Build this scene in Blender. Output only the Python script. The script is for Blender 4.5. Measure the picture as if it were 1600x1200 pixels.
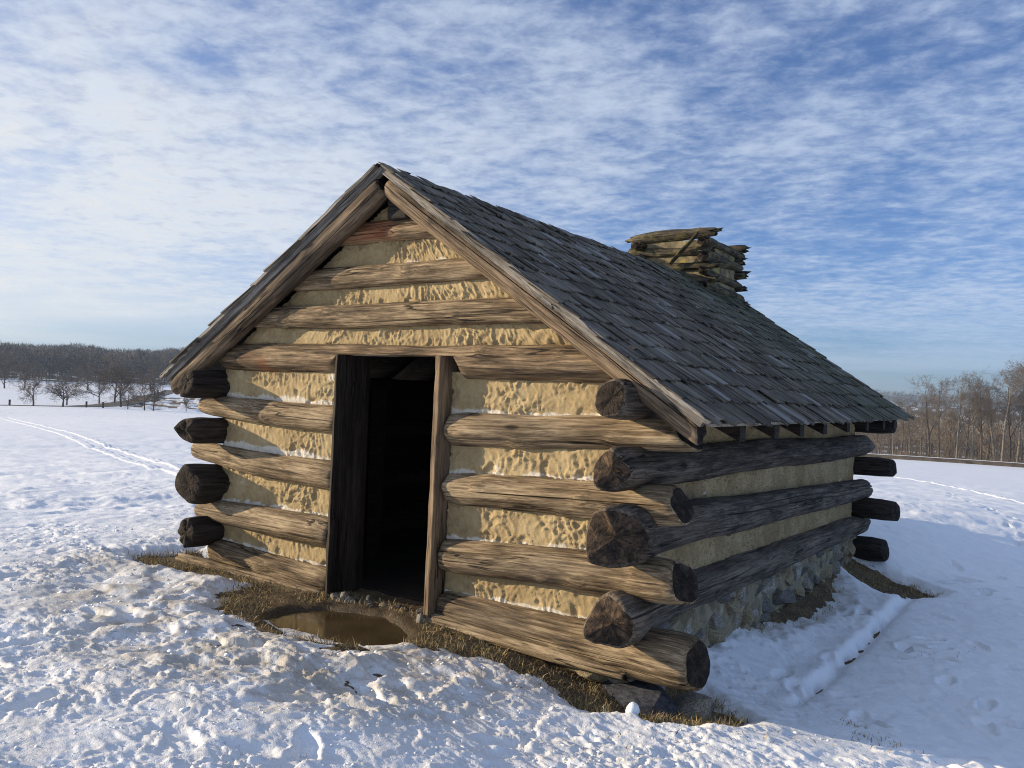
import bpy, math, random
import numpy as np
from mathutils import Matrix, Vector

# ------------------------------------------------------------------ clearing
for o in list(bpy.data.objects):
    bpy.data.objects.remove(o)
SC = bpy.context.scene
COL = SC.collection
R = math.radians

# ------------------------------------------------------------------ camera
CAM = Vector((4.2831, -4.7969, 1.7429))
YAW, PITCH, ROLL = -0.594, 0.0084, 0.0386
fw = Vector((math.cos(PITCH) * math.sin(YAW), math.cos(PITCH) * math.cos(YAW), math.sin(PITCH)))
rt = Vector((math.cos(YAW), -math.sin(YAW), 0)); up = rt.cross(fw)
r2 = rt * math.cos(ROLL) + up * math.sin(ROLL)
u2 = up * math.cos(ROLL) - rt * math.sin(ROLL)
cd = bpy.data.cameras.new('camera'); cam = bpy.data.objects.new('camera', cd); COL.objects.link(cam)
cam.matrix_world = Matrix(((r2.x, u2.x, -fw.x, CAM.x), (r2.y, u2.y, -fw.y, CAM.y), (r2.z, u2.z, -fw.z, CAM.z), (0, 0, 0, 1)))
cd.sensor_width = 36; cd.lens = 36 * 1307.4 / 1600; cd.clip_start = .05; cd.clip_end = 9000
SC.camera = cam

# ------------------------------------------------------------------ light
SUN_EL = R(13.5)
SUN_H = Vector((0.912, 0.410, 0)).normalized()          # the way the light travels over the ground
SUN_TO = Vector((-SUN_H.x * math.cos(SUN_EL), -SUN_H.y * math.cos(SUN_EL), math.sin(SUN_EL)))
sl = bpy.data.lights.new('sun', 'SUN'); sl.energy = 5.0; sl.angle = R(0.55); sl.color = (1.0, .81, .56)
so = bpy.data.objects.new('sun', sl); COL.objects.link(so); so.location = (-20, -12, 15)
so.rotation_euler = (-SUN_TO).to_track_quat('-Z', 'Y').to_euler()

W = bpy.data.worlds.new('World'); SC.world = W; W.use_nodes = True
SKY_STRENGTH = 0.11

class N:
    """small node-tree helper"""
    def __init__(s, tree): s.t = tree; tree.nodes.clear()
    def n(s, typ, ins=None, **kw):
        nd = s.t.nodes.new(typ)
        for k, v in kw.items(): setattr(nd, k, v)
        for k, v in (ins or {}).items():
            if isinstance(v, bpy.types.NodeSocket): s.t.links.new(v, nd.inputs[k])
            else: nd.inputs[k].default_value = v
        return nd
    def m(s, op, a, b=0.0, c=0.0, clamp=False):
        nd = s.n('ShaderNodeMath', {0: a, 1: b, 2: c}, operation=op); nd.use_clamp = clamp
        return nd.outputs[0]
    def vm(s, op, a, b=(0, 0, 0)):
        return s.n('ShaderNodeVectorMath', {0: a, 1: b}, operation=op).outputs[0]
    def noise(s, vec, scale=1., detail=4., rough=.55, dist=0.):
        return s.n('ShaderNodeTexNoise', {'Vector': vec, 'Scale': scale, 'Detail': detail, 'Roughness': rough, 'Distortion': dist}).outputs[0]
    def ramp(s, fac, stops, interp='LINEAR'):
        nd = s.n('ShaderNodeValToRGB', {0: fac}); cr = nd.color_ramp; cr.interpolation = interp
        while len(cr.elements) < len(stops): cr.elements.new(.5)
        for e, (p, c) in zip(cr.elements, stops):
            e.position = p; e.color = (c, c, c, 1) if not hasattr(c, '__len__') else (*c, 1)
        return nd.outputs[0]
    def mix(s, f, a, b, bt='MIX'):
        nd = s.n('ShaderNodeMix', data_type='RGBA', blend_type=bt)
        for k, v in ((0, f), (6, a), (7, b)):
            if isinstance(v, bpy.types.NodeSocket): s.t.links.new(v, nd.inputs[k])
            else: nd.inputs[k].default_value = v if k == 0 else (*v, 1)
        return nd.outputs[2]
    def ss(s, x, a, b):
        nd = s.n('ShaderNodeMapRange', {0: x, 1: a, 2: b, 3: 0., 4: 1.}, interpolation_type='SMOOTHSTEP')
        return nd.outputs[0]

def build_world():
    g = N(W.node_tree)
    D = g.n('ShaderNodeTexCoord').outputs['Generated']
    D = g.vm('NORMALIZE', D)
    sep = g.n('ShaderNodeSeparateXYZ', {0: D})
    z = sep.outputs[2]
    sky = g.n('ShaderNodeTexSky', sky_type='NISHITA', sun_disc=False, sun_elevation=SUN_EL,
              sun_rotation=math.atan2(SUN_TO.x, SUN_TO.y), altitude=100., air_density=1.0, dust_density=.6, ozone_density=2.5).outputs[0]
    zc = g.m('ADD', g.m('MAXIMUM', z, 0.), .07)
    p = g.n('ShaderNodeCombineXYZ', {0: g.m('DIVIDE', sep.outputs[0], zc), 1: g.m('DIVIDE', sep.outputs[1], zc), 2: 0.}).outputs[0]
    p = g.n('ShaderNodeMapping', {0: p, 1: (3.9, 2.6, 0), 2: (0, 0, R(-24)), 3: (.92, 1.0, 1)}).outputs[0]
    big = g.noise(p, .55, 3., .5, .3)
    mid = g.noise(p, 2.6, 6., .58, .2)
    sml = g.noise(p, 11.0, 5., .62, .2)
    d = g.m('ADD', g.m('MULTIPLY', big, .46), g.m('ADD', g.m('MULTIPLY', mid, .46), g.m('MULTIPLY', sml, .48)))
    cov = g.ss(d, .50, .88)
    # thin streaks low down, and a clear band just over the horizon
    ps = g.n('ShaderNodeCombineXYZ', {0: g.m('MULTIPLY', sep.outputs[0], 2.2), 1: g.m('MULTIPLY', sep.outputs[1], 2.2), 2: g.m('MULTIPLY', z, 34.)}).outputs[0]
    streak = g.ss(g.noise(ps, 1.0, 5., .55, .3), .40, .66)
    low = g.ss(z, .02, .13)
    cov = g.m('ADD', g.m('MULTIPLY', cov, low), g.m('MULTIPLY', g.m('MULTIPLY', streak, .75), g.m('SUBTRACT', 1., low)))
    toward = g.n('ShaderNodeVectorMath', {0: D, 1: tuple(SUN_TO)}, operation='DOT_PRODUCT').outputs['Value']
    glow = g.m('POWER', g.m('MULTIPLY', g.m('ADD', toward, 1.), .5), 1.6)
    cov = g.m('ADD', g.m('MULTIPLY', cov, .80), g.m('ADD', .06, g.m('MULTIPLY', g.m('MULTIPLY', g.ss(glow, .38, .80), .60), g.m('SUBTRACT', 1., g.ss(z, .08, .46)))))
    cov = g.m('MULTIPLY', cov, g.ss(z, -.01, .07), clamp=True)
    glow = g.m('MULTIPLY', glow, g.m('SUBTRACT', 1., g.m('MULTIPLY', g.ss(z, .15, .60), .55)))
    cc = g.mix(glow, (.40, .55, .84), (1.12, 1.06, .92))
    cc = g.mix(g.m('MULTIPLY', g.ss(sml, .35, .65), .45), cc, (.68, .79, .96))
    skyc = g.mix(1., sky, (SKY_STRENGTH,) * 3, 'MULTIPLY')
    skyc = g.mix(1., skyc, g.mix(g.ss(z, .0, .30), (.66, .93, 1.62), (.68, .93, 1.42)), 'MULTIPLY')
    col = g.mix(g.m('MULTIPLY', cov, .92), skyc, cc)
    bg = g.n('ShaderNodeBackground', {'Color': col, 'Strength': .72})
    out = g.n('ShaderNodeOutputWorld'); g.t.links.new(bg.outputs[0], out.inputs[0])
build_world()
try:
    W.cycles.sampling_method = 'MANUAL'; W.cycles.sample_map_resolution = 512
except Exception: pass

vs = SC.view_settings
vs.view_transform = 'Standard'; vs.look = 'None'; vs.exposure = 0.43; vs.gamma = 1.0; vs.use_curve_mapping = False
SC.cycles.use_denoising = True; SC.cycles.denoising_prefilter = 'NONE'; SC.cycles.filter_width = 1.05
SC.cycles.max_bounces = 6; SC.cycles.diffuse_bounces = 3; SC.cycles.glossy_bounces = 2
SC.cycles.caustics_reflective = False; SC.cycles.caustics_refractive = False

# ------------------------------------------------------------------ noise in numpy
def _hash(ix, iy, seed):
    h = (ix.astype(np.int64) * 374761393 + iy.astype(np.int64) * 668265263 + seed * 1274126177) & 0xFFFFFFFF
    h = ((h ^ (h >> 13)) * 1274126177) & 0xFFFFFFFF
    return h ^ (h >> 16)
def pn(x, y, seed=0, py=None):
    x = np.asarray(x, float); y = np.asarray(y, float)
    ix = np.floor(x); iy = np.floor(y); fx = x - ix; fy = y - iy
    ix = ix.astype(np.int64); iy = iy.astype(np.int64)
    def gr(dx, dy):
        yy = iy + dy
        if py: yy = yy % py
        a = (_hash(ix + dx, yy, seed) & 1023) * (2 * math.pi / 1024)
        return np.cos(a) * (fx - dx) + np.sin(a) * (fy - dy)
    ux = fx * fx * fx * (fx * (fx * 6 - 15) + 10); uy = fy * fy * fy * (fy * (fy * 6 - 15) + 10)
    a = gr(0, 0) * (1 - ux) + gr(1, 0) * ux; b = gr(0, 1) * (1 - ux) + gr(1, 1) * ux
    return (a * (1 - uy) + b * uy) * 1.4
def fbm(x, y, seed=0, o=4, gain=.5):
    s = 0; a = 1.; f = 1.
    for i in range(o):
        s = s + a * pn(x * f, y * f, seed + i * 17); a *= gain; f *= 2.03
    return s
def ridged(x, y, seed=0): return 1 - np.abs(pn(x, y, seed)) * 1.6
def S(t): t = np.clip(t, 0, 1); return t * t * (3 - 2 * t)
def poly_sd(x, y, P):
    """distance inside a polygon, positive within"""
    best = np.full(x.shape, 1e9); ins = np.zeros(x.shape, bool)
    n = len(P)
    for i in range(n):
        ax, ay = P[i]; bx, by = P[(i + 1) % n]
        dx, dy = bx - ax, by - ay
        t = np.clip(((x - ax) * dx + (y - ay) * dy) / (dx * dx + dy * dy), 0, 1)
        best = np.minimum(best, np.hypot(x - ax - t * dx, y - ay - t * dy))
        c = (ay > y) != (by > y)
        with np.errstate(divide='ignore', invalid='ignore'):
            ins ^= c & (x < (bx - ax) * (y - ay) / (by - ay if by != ay else 1e-9) + ax)
    return np.where(ins, best, -best)

# ------------------------------------------------------------------ object helpers
def link(o, parent=None):
    COL.objects.link(o)
    if parent: o.parent = parent
    return o
def tag(o, label=None, cat=None, group=None, kind=None):
    for k, v in (('label', label), ('category', cat), ('group', group), ('kind', kind)):
        if v: o[k] = v
    return o
def mesh_np(name, V, F, mats, smooth=True, midx=None):
    """V (n,3); F list of tuples or an (m,k) array"""
    me = bpy.data.meshes.new(name)
    V = np.asarray(V, np.float32)
    if isinstance(F, np.ndarray):
        m, k = F.shape
        me.vertices.add(len(V)); me.vertices.foreach_set('co', V.ravel())
        me.loops.add(m * k); me.loops.foreach_set('vertex_index', F.astype(np.int32).ravel())
        me.polygons.add(m); me.polygons.foreach_set('loop_start', np.arange(0, m * k, k, dtype=np.int32))
        me.polygons.foreach_set('loop_total', np.full(m, k, np.int32))
        me.update(calc_edges=True)
    else:
        me.from_pydata(V.tolist(), [], F)
    for mt in (mats if isinstance(mats, (list, tuple)) else [mats]): me.materials.append(mt)
    if smooth: me.polygons.foreach_set('use_smooth', np.ones(len(me.polygons), bool))
    if midx is not None: me.polygons.foreach_set('material_index', np.asarray(midx, np.int32))
    me.update()
    return me
def obj(name, me, parent=None, mat=None):
    o = bpy.data.objects.new(name, me)
    if mat is not None: o.matrix_local = mat
    return link(o, parent)
def empty(name, loc=(0, 0, 0)):
    o = bpy.data.objects.new(name, None); o.location = loc; o.empty_display_size = .3
    return link(o)
BOXF = [(0, 3, 2, 1), (4, 5, 6, 7), (0, 1, 5, 4), (1, 2, 6, 5), (2, 3, 7, 6), (3, 0, 4, 7)]
def box_v(x0, x1, y0, y1, z0, z1):
    return [(x0, y0, z0), (x1, y0, z0), (x1, y1, z0), (x0, y1, z0), (x0, y0, z1), (x1, y0, z1), (x1, y1, z1), (x0, y1, z1)]
def prism(poly, y0, y1):
    """polygon in x-z (counter-clockwise seen from -y), pushed along y"""
    n = len(poly)
    V = [(x, y0, z) for x, z in poly] + [(x, y1, z) for x, z in poly]
    F = [tuple(range(n)), tuple(range(2 * n - 1, n - 1, -1))] + [(i, i + n, (i + 1) % n + n, (i + 1) % n) for i in range(n)]
    return V, F
def join(parts):
    V = []; F = []
    for v, f in parts:
        k = len(V); V += list(v); F += [tuple(i + k for i in q) for q in f]
    return V, F

# ------------------------------------------------------------------ materials
def mat(name):
    m = bpy.data.materials.new(name); m.use_nodes = True
    return m, N(m.node_tree)
def finish(g, col, rough=.85, bump=None, bstr=.4, bdist=.01, spec=.25, **ins):
    b = g.n('ShaderNodeBsdfPrincipled', {'Roughness': rough, 'Specular IOR Level': spec, **ins})
    if isinstance(col, bpy.types.NodeSocket): g.t.links.new(col, b.inputs['Base Color'])
    else: b.inputs['Base Color'].default_value = (*col, 1)
    if bump is not None:
        bn = g.n('ShaderNodeBump', {'Height': bump, 'Strength': bstr, 'Distance': bdist}); g.t.links.new(bn.outputs[0], b.inputs['Normal'])
    o = g.n('ShaderNodeOutputMaterial'); g.t.links.new(b.outputs[0], o.inputs[0])

def wood(name, dark, mid, light, red=0., axis=0, gscale=1., bst=.7, moss=0.):
    m, g = mat(name)
    tc = g.n('ShaderNodeTexCoord').outputs['Object']
    rnd = g.n('ShaderNodeObjectInfo').outputs['Random']
    v = g.vm('ADD', tc, g.n('ShaderNodeCombineXYZ', {0: g.m('MULTIPLY', rnd, 37.), 1: g.m('MULTIPLY', rnd, 11.), 2: 0.}).outputs[0])
    def sc(a, b):
        s = [b * gscale] * 3; s[axis] = a
        return g.n('ShaderNodeMapping', {0: v, 3: tuple(s)}).outputs[0]
    grain = g.noise(sc(2.4, 52), 1., 7., .68, .5)
    fine = g.noise(sc(9., 150), 1., 3., .6, .2)
    blot = g.noise(sc(2.0, 9.), 1., 5., .6, .4)
    weath = g.noise(sc(.7, 1.6), 1., 2., .5, 0.)
    t = g.m('ADD', g.m('MULTIPLY', grain, .55), g.m('ADD', g.m('MULTIPLY', blot, .38), g.m('MULTIPLY', fine, .22)))
    weath0 = g.noise(sc(1.1, 3.), 1., 2., .5, .2)
    chk = g.m('ABSOLUTE', g.m('SUBTRACT', g.noise(sc(.50, 9.), 1., 3., .5, .15), .5))
    chk = g.m('MULTIPLY', g.m('SUBTRACT', 1., g.ss(chk, .003, .014)), g.ss(weath0, .44, .56))
    t = g.m('ADD', t, g.m('MULTIPLY', g.m('SUBTRACT', rnd, .5), .06))
    c = g.ramp(t, [(.44, dark), (.555, mid), (.67, light), (.80, tuple(min(1, x * 1.3) for x in light))])
    c = g.mix(g.m('MULTIPLY', g.ss(weath, .52, .72), .45), c, tuple((dark[i] * .5 + sum(mid) / 6) for i in range(3)))
    vor = g.n('ShaderNodeTexVoronoi', {'Vector': sc(1.5, 5.), 'Scale': 1.}, feature='F1').outputs['Distance']
    knot = g.m('SUBTRACT', 1., g.ss(vor, .05, .13))
    c = g.mix(g.m('MULTIPLY', g.m('SUBTRACT', 1., g.ss(vor, .13, .24)), .45), c, tuple(x * .9 for x in mid))
    c = g.mix(g.m('MULTIPLY', knot, .85), c, tuple(x * .6 for x in dark))
    c = g.mix(g.m('MULTIPLY', chk, .9), c, tuple(x * .3 for x in dark))
    if red: c = g.mix(g.m('MULTIPLY', g.ss(g.noise(sc(1.3, 2.2), 1., 3., .5, .3), .56, .70), red), c, (.30, .085, .03))
    if moss:
        c = g.mix(g.m('MULTIPLY', g.ss(g.noise(tc, 9., 4., .6, .3), .50, .66), moss), c, (.30, .26, .09))
    h = g.m('SUBTRACT', g.m('ADD', g.m('MULTIPLY', grain, .8), g.m('MULTIPLY', fine, .5)), g.m('MULTIPLY', chk, .7))
    finish(g, c, .84, h, bst, .016)
    return m
M_FRONT = wood('weathered_log_warm', (.026, .019, .013), (.195, .140, .082), (.49, .378, .235))
M_FRONT_RED = wood('weathered_log_stained', (.026, .019, .014), (.185, .128, .075), (.44, .33, .20), red=.8)
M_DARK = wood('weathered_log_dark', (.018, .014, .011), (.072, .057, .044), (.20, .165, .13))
M_LOG_SHADE = wood('log_shade_dark', (.010, .008, .007), (.028, .021, .017), (.070, .054, .043))  # near-black colour paints the shade on left wall, rear logs and rafters
M_POLE = wood('pole_wood', (.036, .027, .020), (.125, .090, .058), (.28, .21, .14))
M_GREY = wood('grey_board', (.10, .088, .076), (.26, .225, .185), (.44, .39, .32))
M_POST = wood('door_board', (.07, .050, .034), (.21, .150, .095), (.33, .245, .16))
M_POSTD = wood('door_board_dark', (.035, .028, .022), (.09, .072, .055), (.15, .12, .09))
M_BOARD_SHADE = wood('board_shade_dark', (.010, .009, .008), (.022, .019, .016), (.04, .034, .03))  # near-black boards paint in the darkness indoors and under the roof
M_CHIM = wood('chimney_stick', (.013, .011, .009), (.048, .041, .030), (.14, .118, .080), moss=.36)
def endgrain(name, dark, light):
    m, g = mat(name)
    tc = g.n('ShaderNodeTexCoord').outputs['Object']
    rnd = g.n('ShaderNodeObjectInfo').outputs['Random']
    s = g.n('ShaderNodeSeparateXYZ', {0: tc})
    yz = g.n('ShaderNodeCombineXYZ', {0: g.m('MULTIPLY', rnd, 9.), 1: s.outputs[1], 2: s.outputs[2]}).outputs[0]
    rr = g.m('SQRT', g.m('ADD', g.m('POWER', s.outputs[1], 2.), g.m('POWER', s.outputs[2], 2.)))
    ang = g.m('ARCTAN2', s.outputs[1], s.outputs[2])
    wob = g.noise(yz, 14., 3., .5, 0.)
    ring = g.m('SINE', g.m('ADD', g.m('MULTIPLY', rr, 300.), g.m('MULTIPLY', wob, 9.)))
    rad = g.noise(g.n('ShaderNodeCombineXYZ', {0: g.m('SINE', ang), 1: g.m('COSINE', ang), 2: g.m('ADD', g.m('MULTIPLY', rnd, 40.), g.m('MULTIPLY', rr, 3.))}).outputs[0], 2.6, 5., .65, .4)
    t = g.m('ADD', g.m('MULTIPLY', rad, .38), g.m('ADD', g.m('MULTIPLY', g.noise(yz, 16., 6., .65, .4), .70), g.m('MULTIPLY', ring, .006)))
    c = g.ramp(t, [(.42, tuple(x * .3 for x in dark)), (.52, dark), (.72, light)])
    crk = g.m('SUBTRACT', 1., g.ss(g.m('ABSOLUTE', g.m('SUBTRACT', rad, .5)), .004, .022))
    c = g.mix(g.m('MULTIPLY', crk, .85), c, (.006, .005, .004))
    finish(g, c, .88, g.m('ADD', rad, g.noise(yz, 30., 4., .6, .3)), .9, .02)
    return m
M_END = endgrain('log_end_grain', (.045, .032, .024), (.165, .11, .066))
M_ENDD = endgrain('log_end_dark', (.020, .015, .012), (.062, .045, .033))  # darkened further to paint shade onto the log ends

def chinking_mat(name='clay_chinking', lo=.16, pit_shade=0.):
    m, g = mat(name)
    tcn = g.n('ShaderNodeTexCoord'); tc = tcn.outputs['Object']; gz = g.n('ShaderNodeSeparateXYZ', {0: tcn.outputs['UV']})
    big = g.noise(tc, 2.3, 4., .6, .3); sm = g.noise(tc, 26., 6., .65, .3); grit = g.noise(tc, 150., 3., .6, 0.)
    c = g.ramp(g.m('ADD', g.m('MULTIPLY', big, .6), g.m('MULTIPLY', sm, .4)), [(.34, (.27, .20, .105)), (.50, (.41, .312, .165)), (.68, (.52, .425, .25))])
    c = g.mix(g.ss(sm, .63, .72), c, (.22, .15, .075))
    if pit_shade:
        pv = g.noise(g.n('ShaderNodeMapping', {0: tc, 3: (1., 22., 48.)}).outputs[0], 1., 5., .7, .8)
        c = g.mix(g.m('MULTIPLY', g.ss(pv, .53, .62), pit_shade), c, (.12, .085, .045))  # colour-only dark pits stand in for shading the relief lacks
        c = g.mix(g.m('MULTIPLY', g.ss(g.noise(tc, 2.6, 5., .65, .5), .46, .62), .55), c, (.23, .165, .09))
    # white lime along the lower edge and in patches
    e = g.m('ADD', gz.outputs[1], g.m('MULTIPLY', g.m('SUBTRACT', g.noise(tc, 5., 5., .65, .2), .5), .55))
    lime = g.m('SUBTRACT', 1., g.ss(e, lo, lo + .06))
    lime = g.m('MAXIMUM', lime, g.ss(big, .66, .70))
    c = g.mix(g.m('MULTIPLY', lime, .9), c, (.68, .64, .55))
    finish(g, c, .92, g.m('ADD', sm, g.m('MULTIPLY', grit, .4)), .55, .010)
    return m
M_CHINK = chinking_mat(); M_CHINK_SIDE = chinking_mat('clay_chinking_side', -.04, .8)
def shade_clay():  # clay coloured near-black to paint in the unlit interior
    m, g = mat('clay_shade_dark')
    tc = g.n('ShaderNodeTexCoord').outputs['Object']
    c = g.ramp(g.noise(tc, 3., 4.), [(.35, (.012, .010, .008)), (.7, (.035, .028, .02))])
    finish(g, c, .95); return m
M_CORE = shade_clay()
def chimney_clay():
    m, g = mat('chimney_clay')
    tc = g.n('ShaderNodeTexCoord').outputs['Object']
    n = g.noise(tc, 7., 5., .6, .3)
    c = g.ramp(n, [(.35, (.10, .085, .055)), (.55, (.26, .22, .135)), (.7, (.36, .31, .19))])
    c = g.mix(g.ss(g.noise(tc, 5., 3.), .60, .66), c, (.34, .29, .08))
    finish(g, c, .95, g.noise(tc, 40., 4.), .6, .012); return m
M_CCLAY = chimney_clay()
def shingle_mat():
    m, g = mat('wood_shingle')
    tc = g.n('ShaderNodeTexCoord').outputs['Object']
    geo = g.n('ShaderNodeNewGeometry')
    rnd = g.m('FRACT', g.m('ADD', g.n('ShaderNodeObjectInfo').outputs['Random'], geo.outputs['Random Per Island']))
    pos = geo.outputs['Position']
    v = g.vm('ADD', tc, g.n('ShaderNodeCombineXYZ', {0: g.m('MULTIPLY', rnd, 23.), 1: g.m('MULTIPLY', rnd, 7.), 2: 0.}).outputs[0])
    grain = g.noise(g.n('ShaderNodeMapping', {0: v, 3: (60., 4., 60.)}).outputs[0], 1., 6., .65, .4)
    blot = g.noise(g.n('ShaderNodeMapping', {0: v, 3: (7., 3., 7.)}).outputs[0], 1., 4., .6, .3)
    wide = g.noise(pos, 1.1, 3., .55, .2)
    t = g.m('ADD', g.m('MULTIPLY', grain, .5), g.m('ADD', g.m('MULTIPLY', blot, .3), g.m('MULTIPLY', wide, .22)))
    t = g.m('ADD', t, g.m('MULTIPLY', g.m('SUBTRACT', rnd, .5), .10))
    c = g.ramp(t, [(.39, (.020, .016, .012)), (.49, (.095, .080, .060)), (.60, (.215, .186, .145)), (.74, (.44, .40, .335))])
    c = g.mix(g.m('MULTIPLY', g.ss(rnd, .93, .96), .6), c, (.30, .295, .29))
    py = g.n('ShaderNodeSeparateXYZ', {0: pos}).outputs[1]
    gm = g.m('MULTIPLY', g.ss(g.m('ADD', py, g.m('MULTIPLY', wide, 3.)), 3.8, 7.2), g.ss(blot, .36, .6))
    c = g.mix(g.m('MULTIPLY', gm, .7), c, (.070, .100, .058))
    finish(g, c, .80, g.m('ADD', grain, g.m('MULTIPLY', blot, .6)), .8, .012)
    return m
M_SHING = shingle_mat()
def stone_mat():
    m, g = mat('field_stone')
    tc = g.n('ShaderNodeTexCoord').outputs['Object']
    rnd = g.n('ShaderNodeObjectInfo').outputs['Random']
    v = g.vm('ADD', tc, g.n('ShaderNodeCombineXYZ', {0: g.m('MULTIPLY', rnd, 31.), 1: 0., 2: 0.}).outputs[0])
    n = g.noise(v, 11., 6., .65, .4); n2 = g.noise(v, 4., 3., .5, .2)
    base = g.ramp(rnd, [(0., (.19, .18, .165)), (.2, (.33, .30, .25)), (.48, (.36, .295, .19)), (.74, (.13, .13, .135)), (.84, (.46, .43, .37))], 'CONSTANT')
    c = g.mix(g.ss(n, .35, .7), g.mix(1., base, (.42, .42, .42), 'MULTIPLY'), g.mix(1., base, (1.4, 1.4, 1.4), 'MULTIPLY'))
    c = g.mix(g.m('MULTIPLY', g.ss(n2, .57, .66), .7), c, (.25, .225, .075))
    finish(g, c, .85, n, .7, .02); return m
M_STONE = stone_mat()
def mortar_mat():
    m, g = mat('rubble_mortar')
    tc = g.n('ShaderNodeTexCoord').outputs['Object']
    c = g.ramp(g.noise(tc, 8., 5., .6, .3), [(.35, (.16, .135, .09)), (.55, (.30, .255, .17)), (.7, (.44, .39, .29))])
    finish(g, c, .95, g.noise(tc, 30., 5.), .8, .02); return m
M_MORT = mortar_mat()
def snow_mat():
    m, g = mat('old_snow')
    pos = g.n('ShaderNodeNewGeometry').outputs['Position']
    dirt = g.n('ShaderNodeAttribute', attribute_name='dirt').outputs['Fac']
    n1 = g.noise(pos, 1.6, 5., .6, .4); n2 = g.noise(pos, 7., 5., .65, .5); n3 = g.noise(pos, 45., 4., .6, 0.); n4 = g.noise(pos, 170., 3., .6, 0.)
    d = g.m('MULTIPLY', dirt, g.ss(g.m('ADD', g.m('MULTIPLY', n1, .5), g.m('MULTIPLY', n2, .5)), .36, .62))
    c = g.mix(g.ss(n2, .3, .7), (.82, .86, .905), (.90, .915, .93))
    c = g.mix(g.m('MULTIPLY', d, .85), c, (.43, .375, .285))
    c = g.mix(g.m('MULTIPLY', g.m('MULTIPLY', dirt, g.ss(n3, .60, .70)), .5), c, (.27, .22, .155))
    h = g.m('ADD', g.m('MULTIPLY', n3, .75), g.m('ADD', g.m('MULTIPLY', n4, .25), g.m('MULTIPLY', n2, .8)))
    finish(g, c, .55, h, .55, .012, spec=.35)
    return m
M_SNOW = snow_mat()
def earth_mat():
    m, g = mat('bare_earth')
    pos = g.n('ShaderNodeNewGeometry').outputs['Position']
    wet = g.n('ShaderNodeAttribute', attribute_name='wet').outputs['Fac']
    n1 = g.noise(pos, 2.6, 5., .6, .4); n2 = g.noise(pos, 22., 6., .68, .6); n3 = g.noise(pos, 90., 4., .6, .4)
    c = g.ramp(g.m('ADD', g.m('MULTIPLY', n1, .35), g.m('ADD', g.m('MULTIPLY', n2, .4), g.m('MULTIPLY', n3, .25))),
               [(.36, (.035, .025, .016)), (.48, (.11, .078, .045)), (.58, (.22, .165, .090)), (.70, (.34, .27, .15))])
    c = g.mix(g.m('MULTIPLY', g.ss(n1, .58, .68), .4), c, (.085, .095, .03))
    c = g.mix(g.m('MULTIPLY', wet, .75), c, (.060, .044, .027))
    r = g.m('SUBTRACT', .95, g.m('MULTIPLY', wet, .55))
    finish(g, c, r, g.m('ADD', n2, g.m('MULTIPLY', n3, .5)), .9, .02)
    return m
M_EARTH = earth_mat()
def flat_mat(name, a, b, scale, rough=.9, bump=.4, coord='Object'):
    m, g = mat(name)
    tc = g.n('ShaderNodeTexCoord').outputs['Object'] if coord == 'Object' else g.n('ShaderNodeNewGeometry').outputs['Position']
    n = g.noise(tc, scale, 5., .6, .3)
    finish(g, g.ramp(n, [(.35, a), (.65, b)]), rough, n, bump, .02)
    return m
M_WATER, _g = mat('muddy_water')
_n = _g.noise(_g.n('ShaderNodeNewGeometry').outputs['Position'], 3., 4.)
finish(_g, _g.ramp(_n, [(.35, (.050, .036, .018)), (.65, (.085, .062, .032))]), .10, _g.noise(_g.n('ShaderNodeNewGeometry').outputs['Position'], 14., 2.), .03, .01, spec=.5, IOR=1.33)
def island_mat(name, stops, rough=.9, vary=None):
    m, g = mat(name)
    r = g.n('ShaderNodeNewGeometry').outputs['Random Per Island']
    if vary: r = g.m('ADD', g.m('MULTIPLY', r, .45), g.m('MULTIPLY', g.ss(g.noise(g.n('ShaderNodeNewGeometry').outputs['Position'], vary, 3., .6, 0.), .35, .65), .55))
    finish(g, g.ramp(r, stops), rough); return m
M_GRASS = island_mat('dry_grass', [(0., (.12, .088, .045)), (.4, (.32, .235, .115)), (.8, (.50, .39, .20)), (.94, (.46, .36, .19)), (1., (.12, .14, .04))])
M_WEED = island_mat('dry_weed', [(0., (.13, .09, .055)), (1., (.26, .19, .11))])
M_BARK = flat_mat('tree_bark', (.045, .038, .034), (.15, .125, .10), 3.)
M_BARKP = flat_mat('pale_bark', (.10, .083, .066), (.27, .235, .19), 2.5)
M_TWIG = flat_mat('bare_twig', (.085, .066, .054), (.16, .125, .10), 1.5)
M_TWIGB = flat_mat('tan_twig', (.10, .082, .066), (.205, .17, .135), .6)
M_FARW = island_mat('far_wood', [(0., (.042, .038, .040)), (.5, (.085, .074, .070)), (1., (.175, .148, .128))], vary=.06)
M_BRUSH = island_mat('brush', [(0., (.10, .078, .060)), (.5, (.185, .150, .114)), (1., (.30, .25, .195))])
M_ROAD = flat_mat('asphalt', (.075, .072, .070), (.13, .125, .12), 1.2, coord='w')
M_BANK = flat_mat('bank_earth', (.06, .048, .036), (.16, .13, .095), .7, coord='w')
M_BOLL = flat_mat('dark_post', (.03, .027, .024), (.07, .06, .05), 4.)

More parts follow.
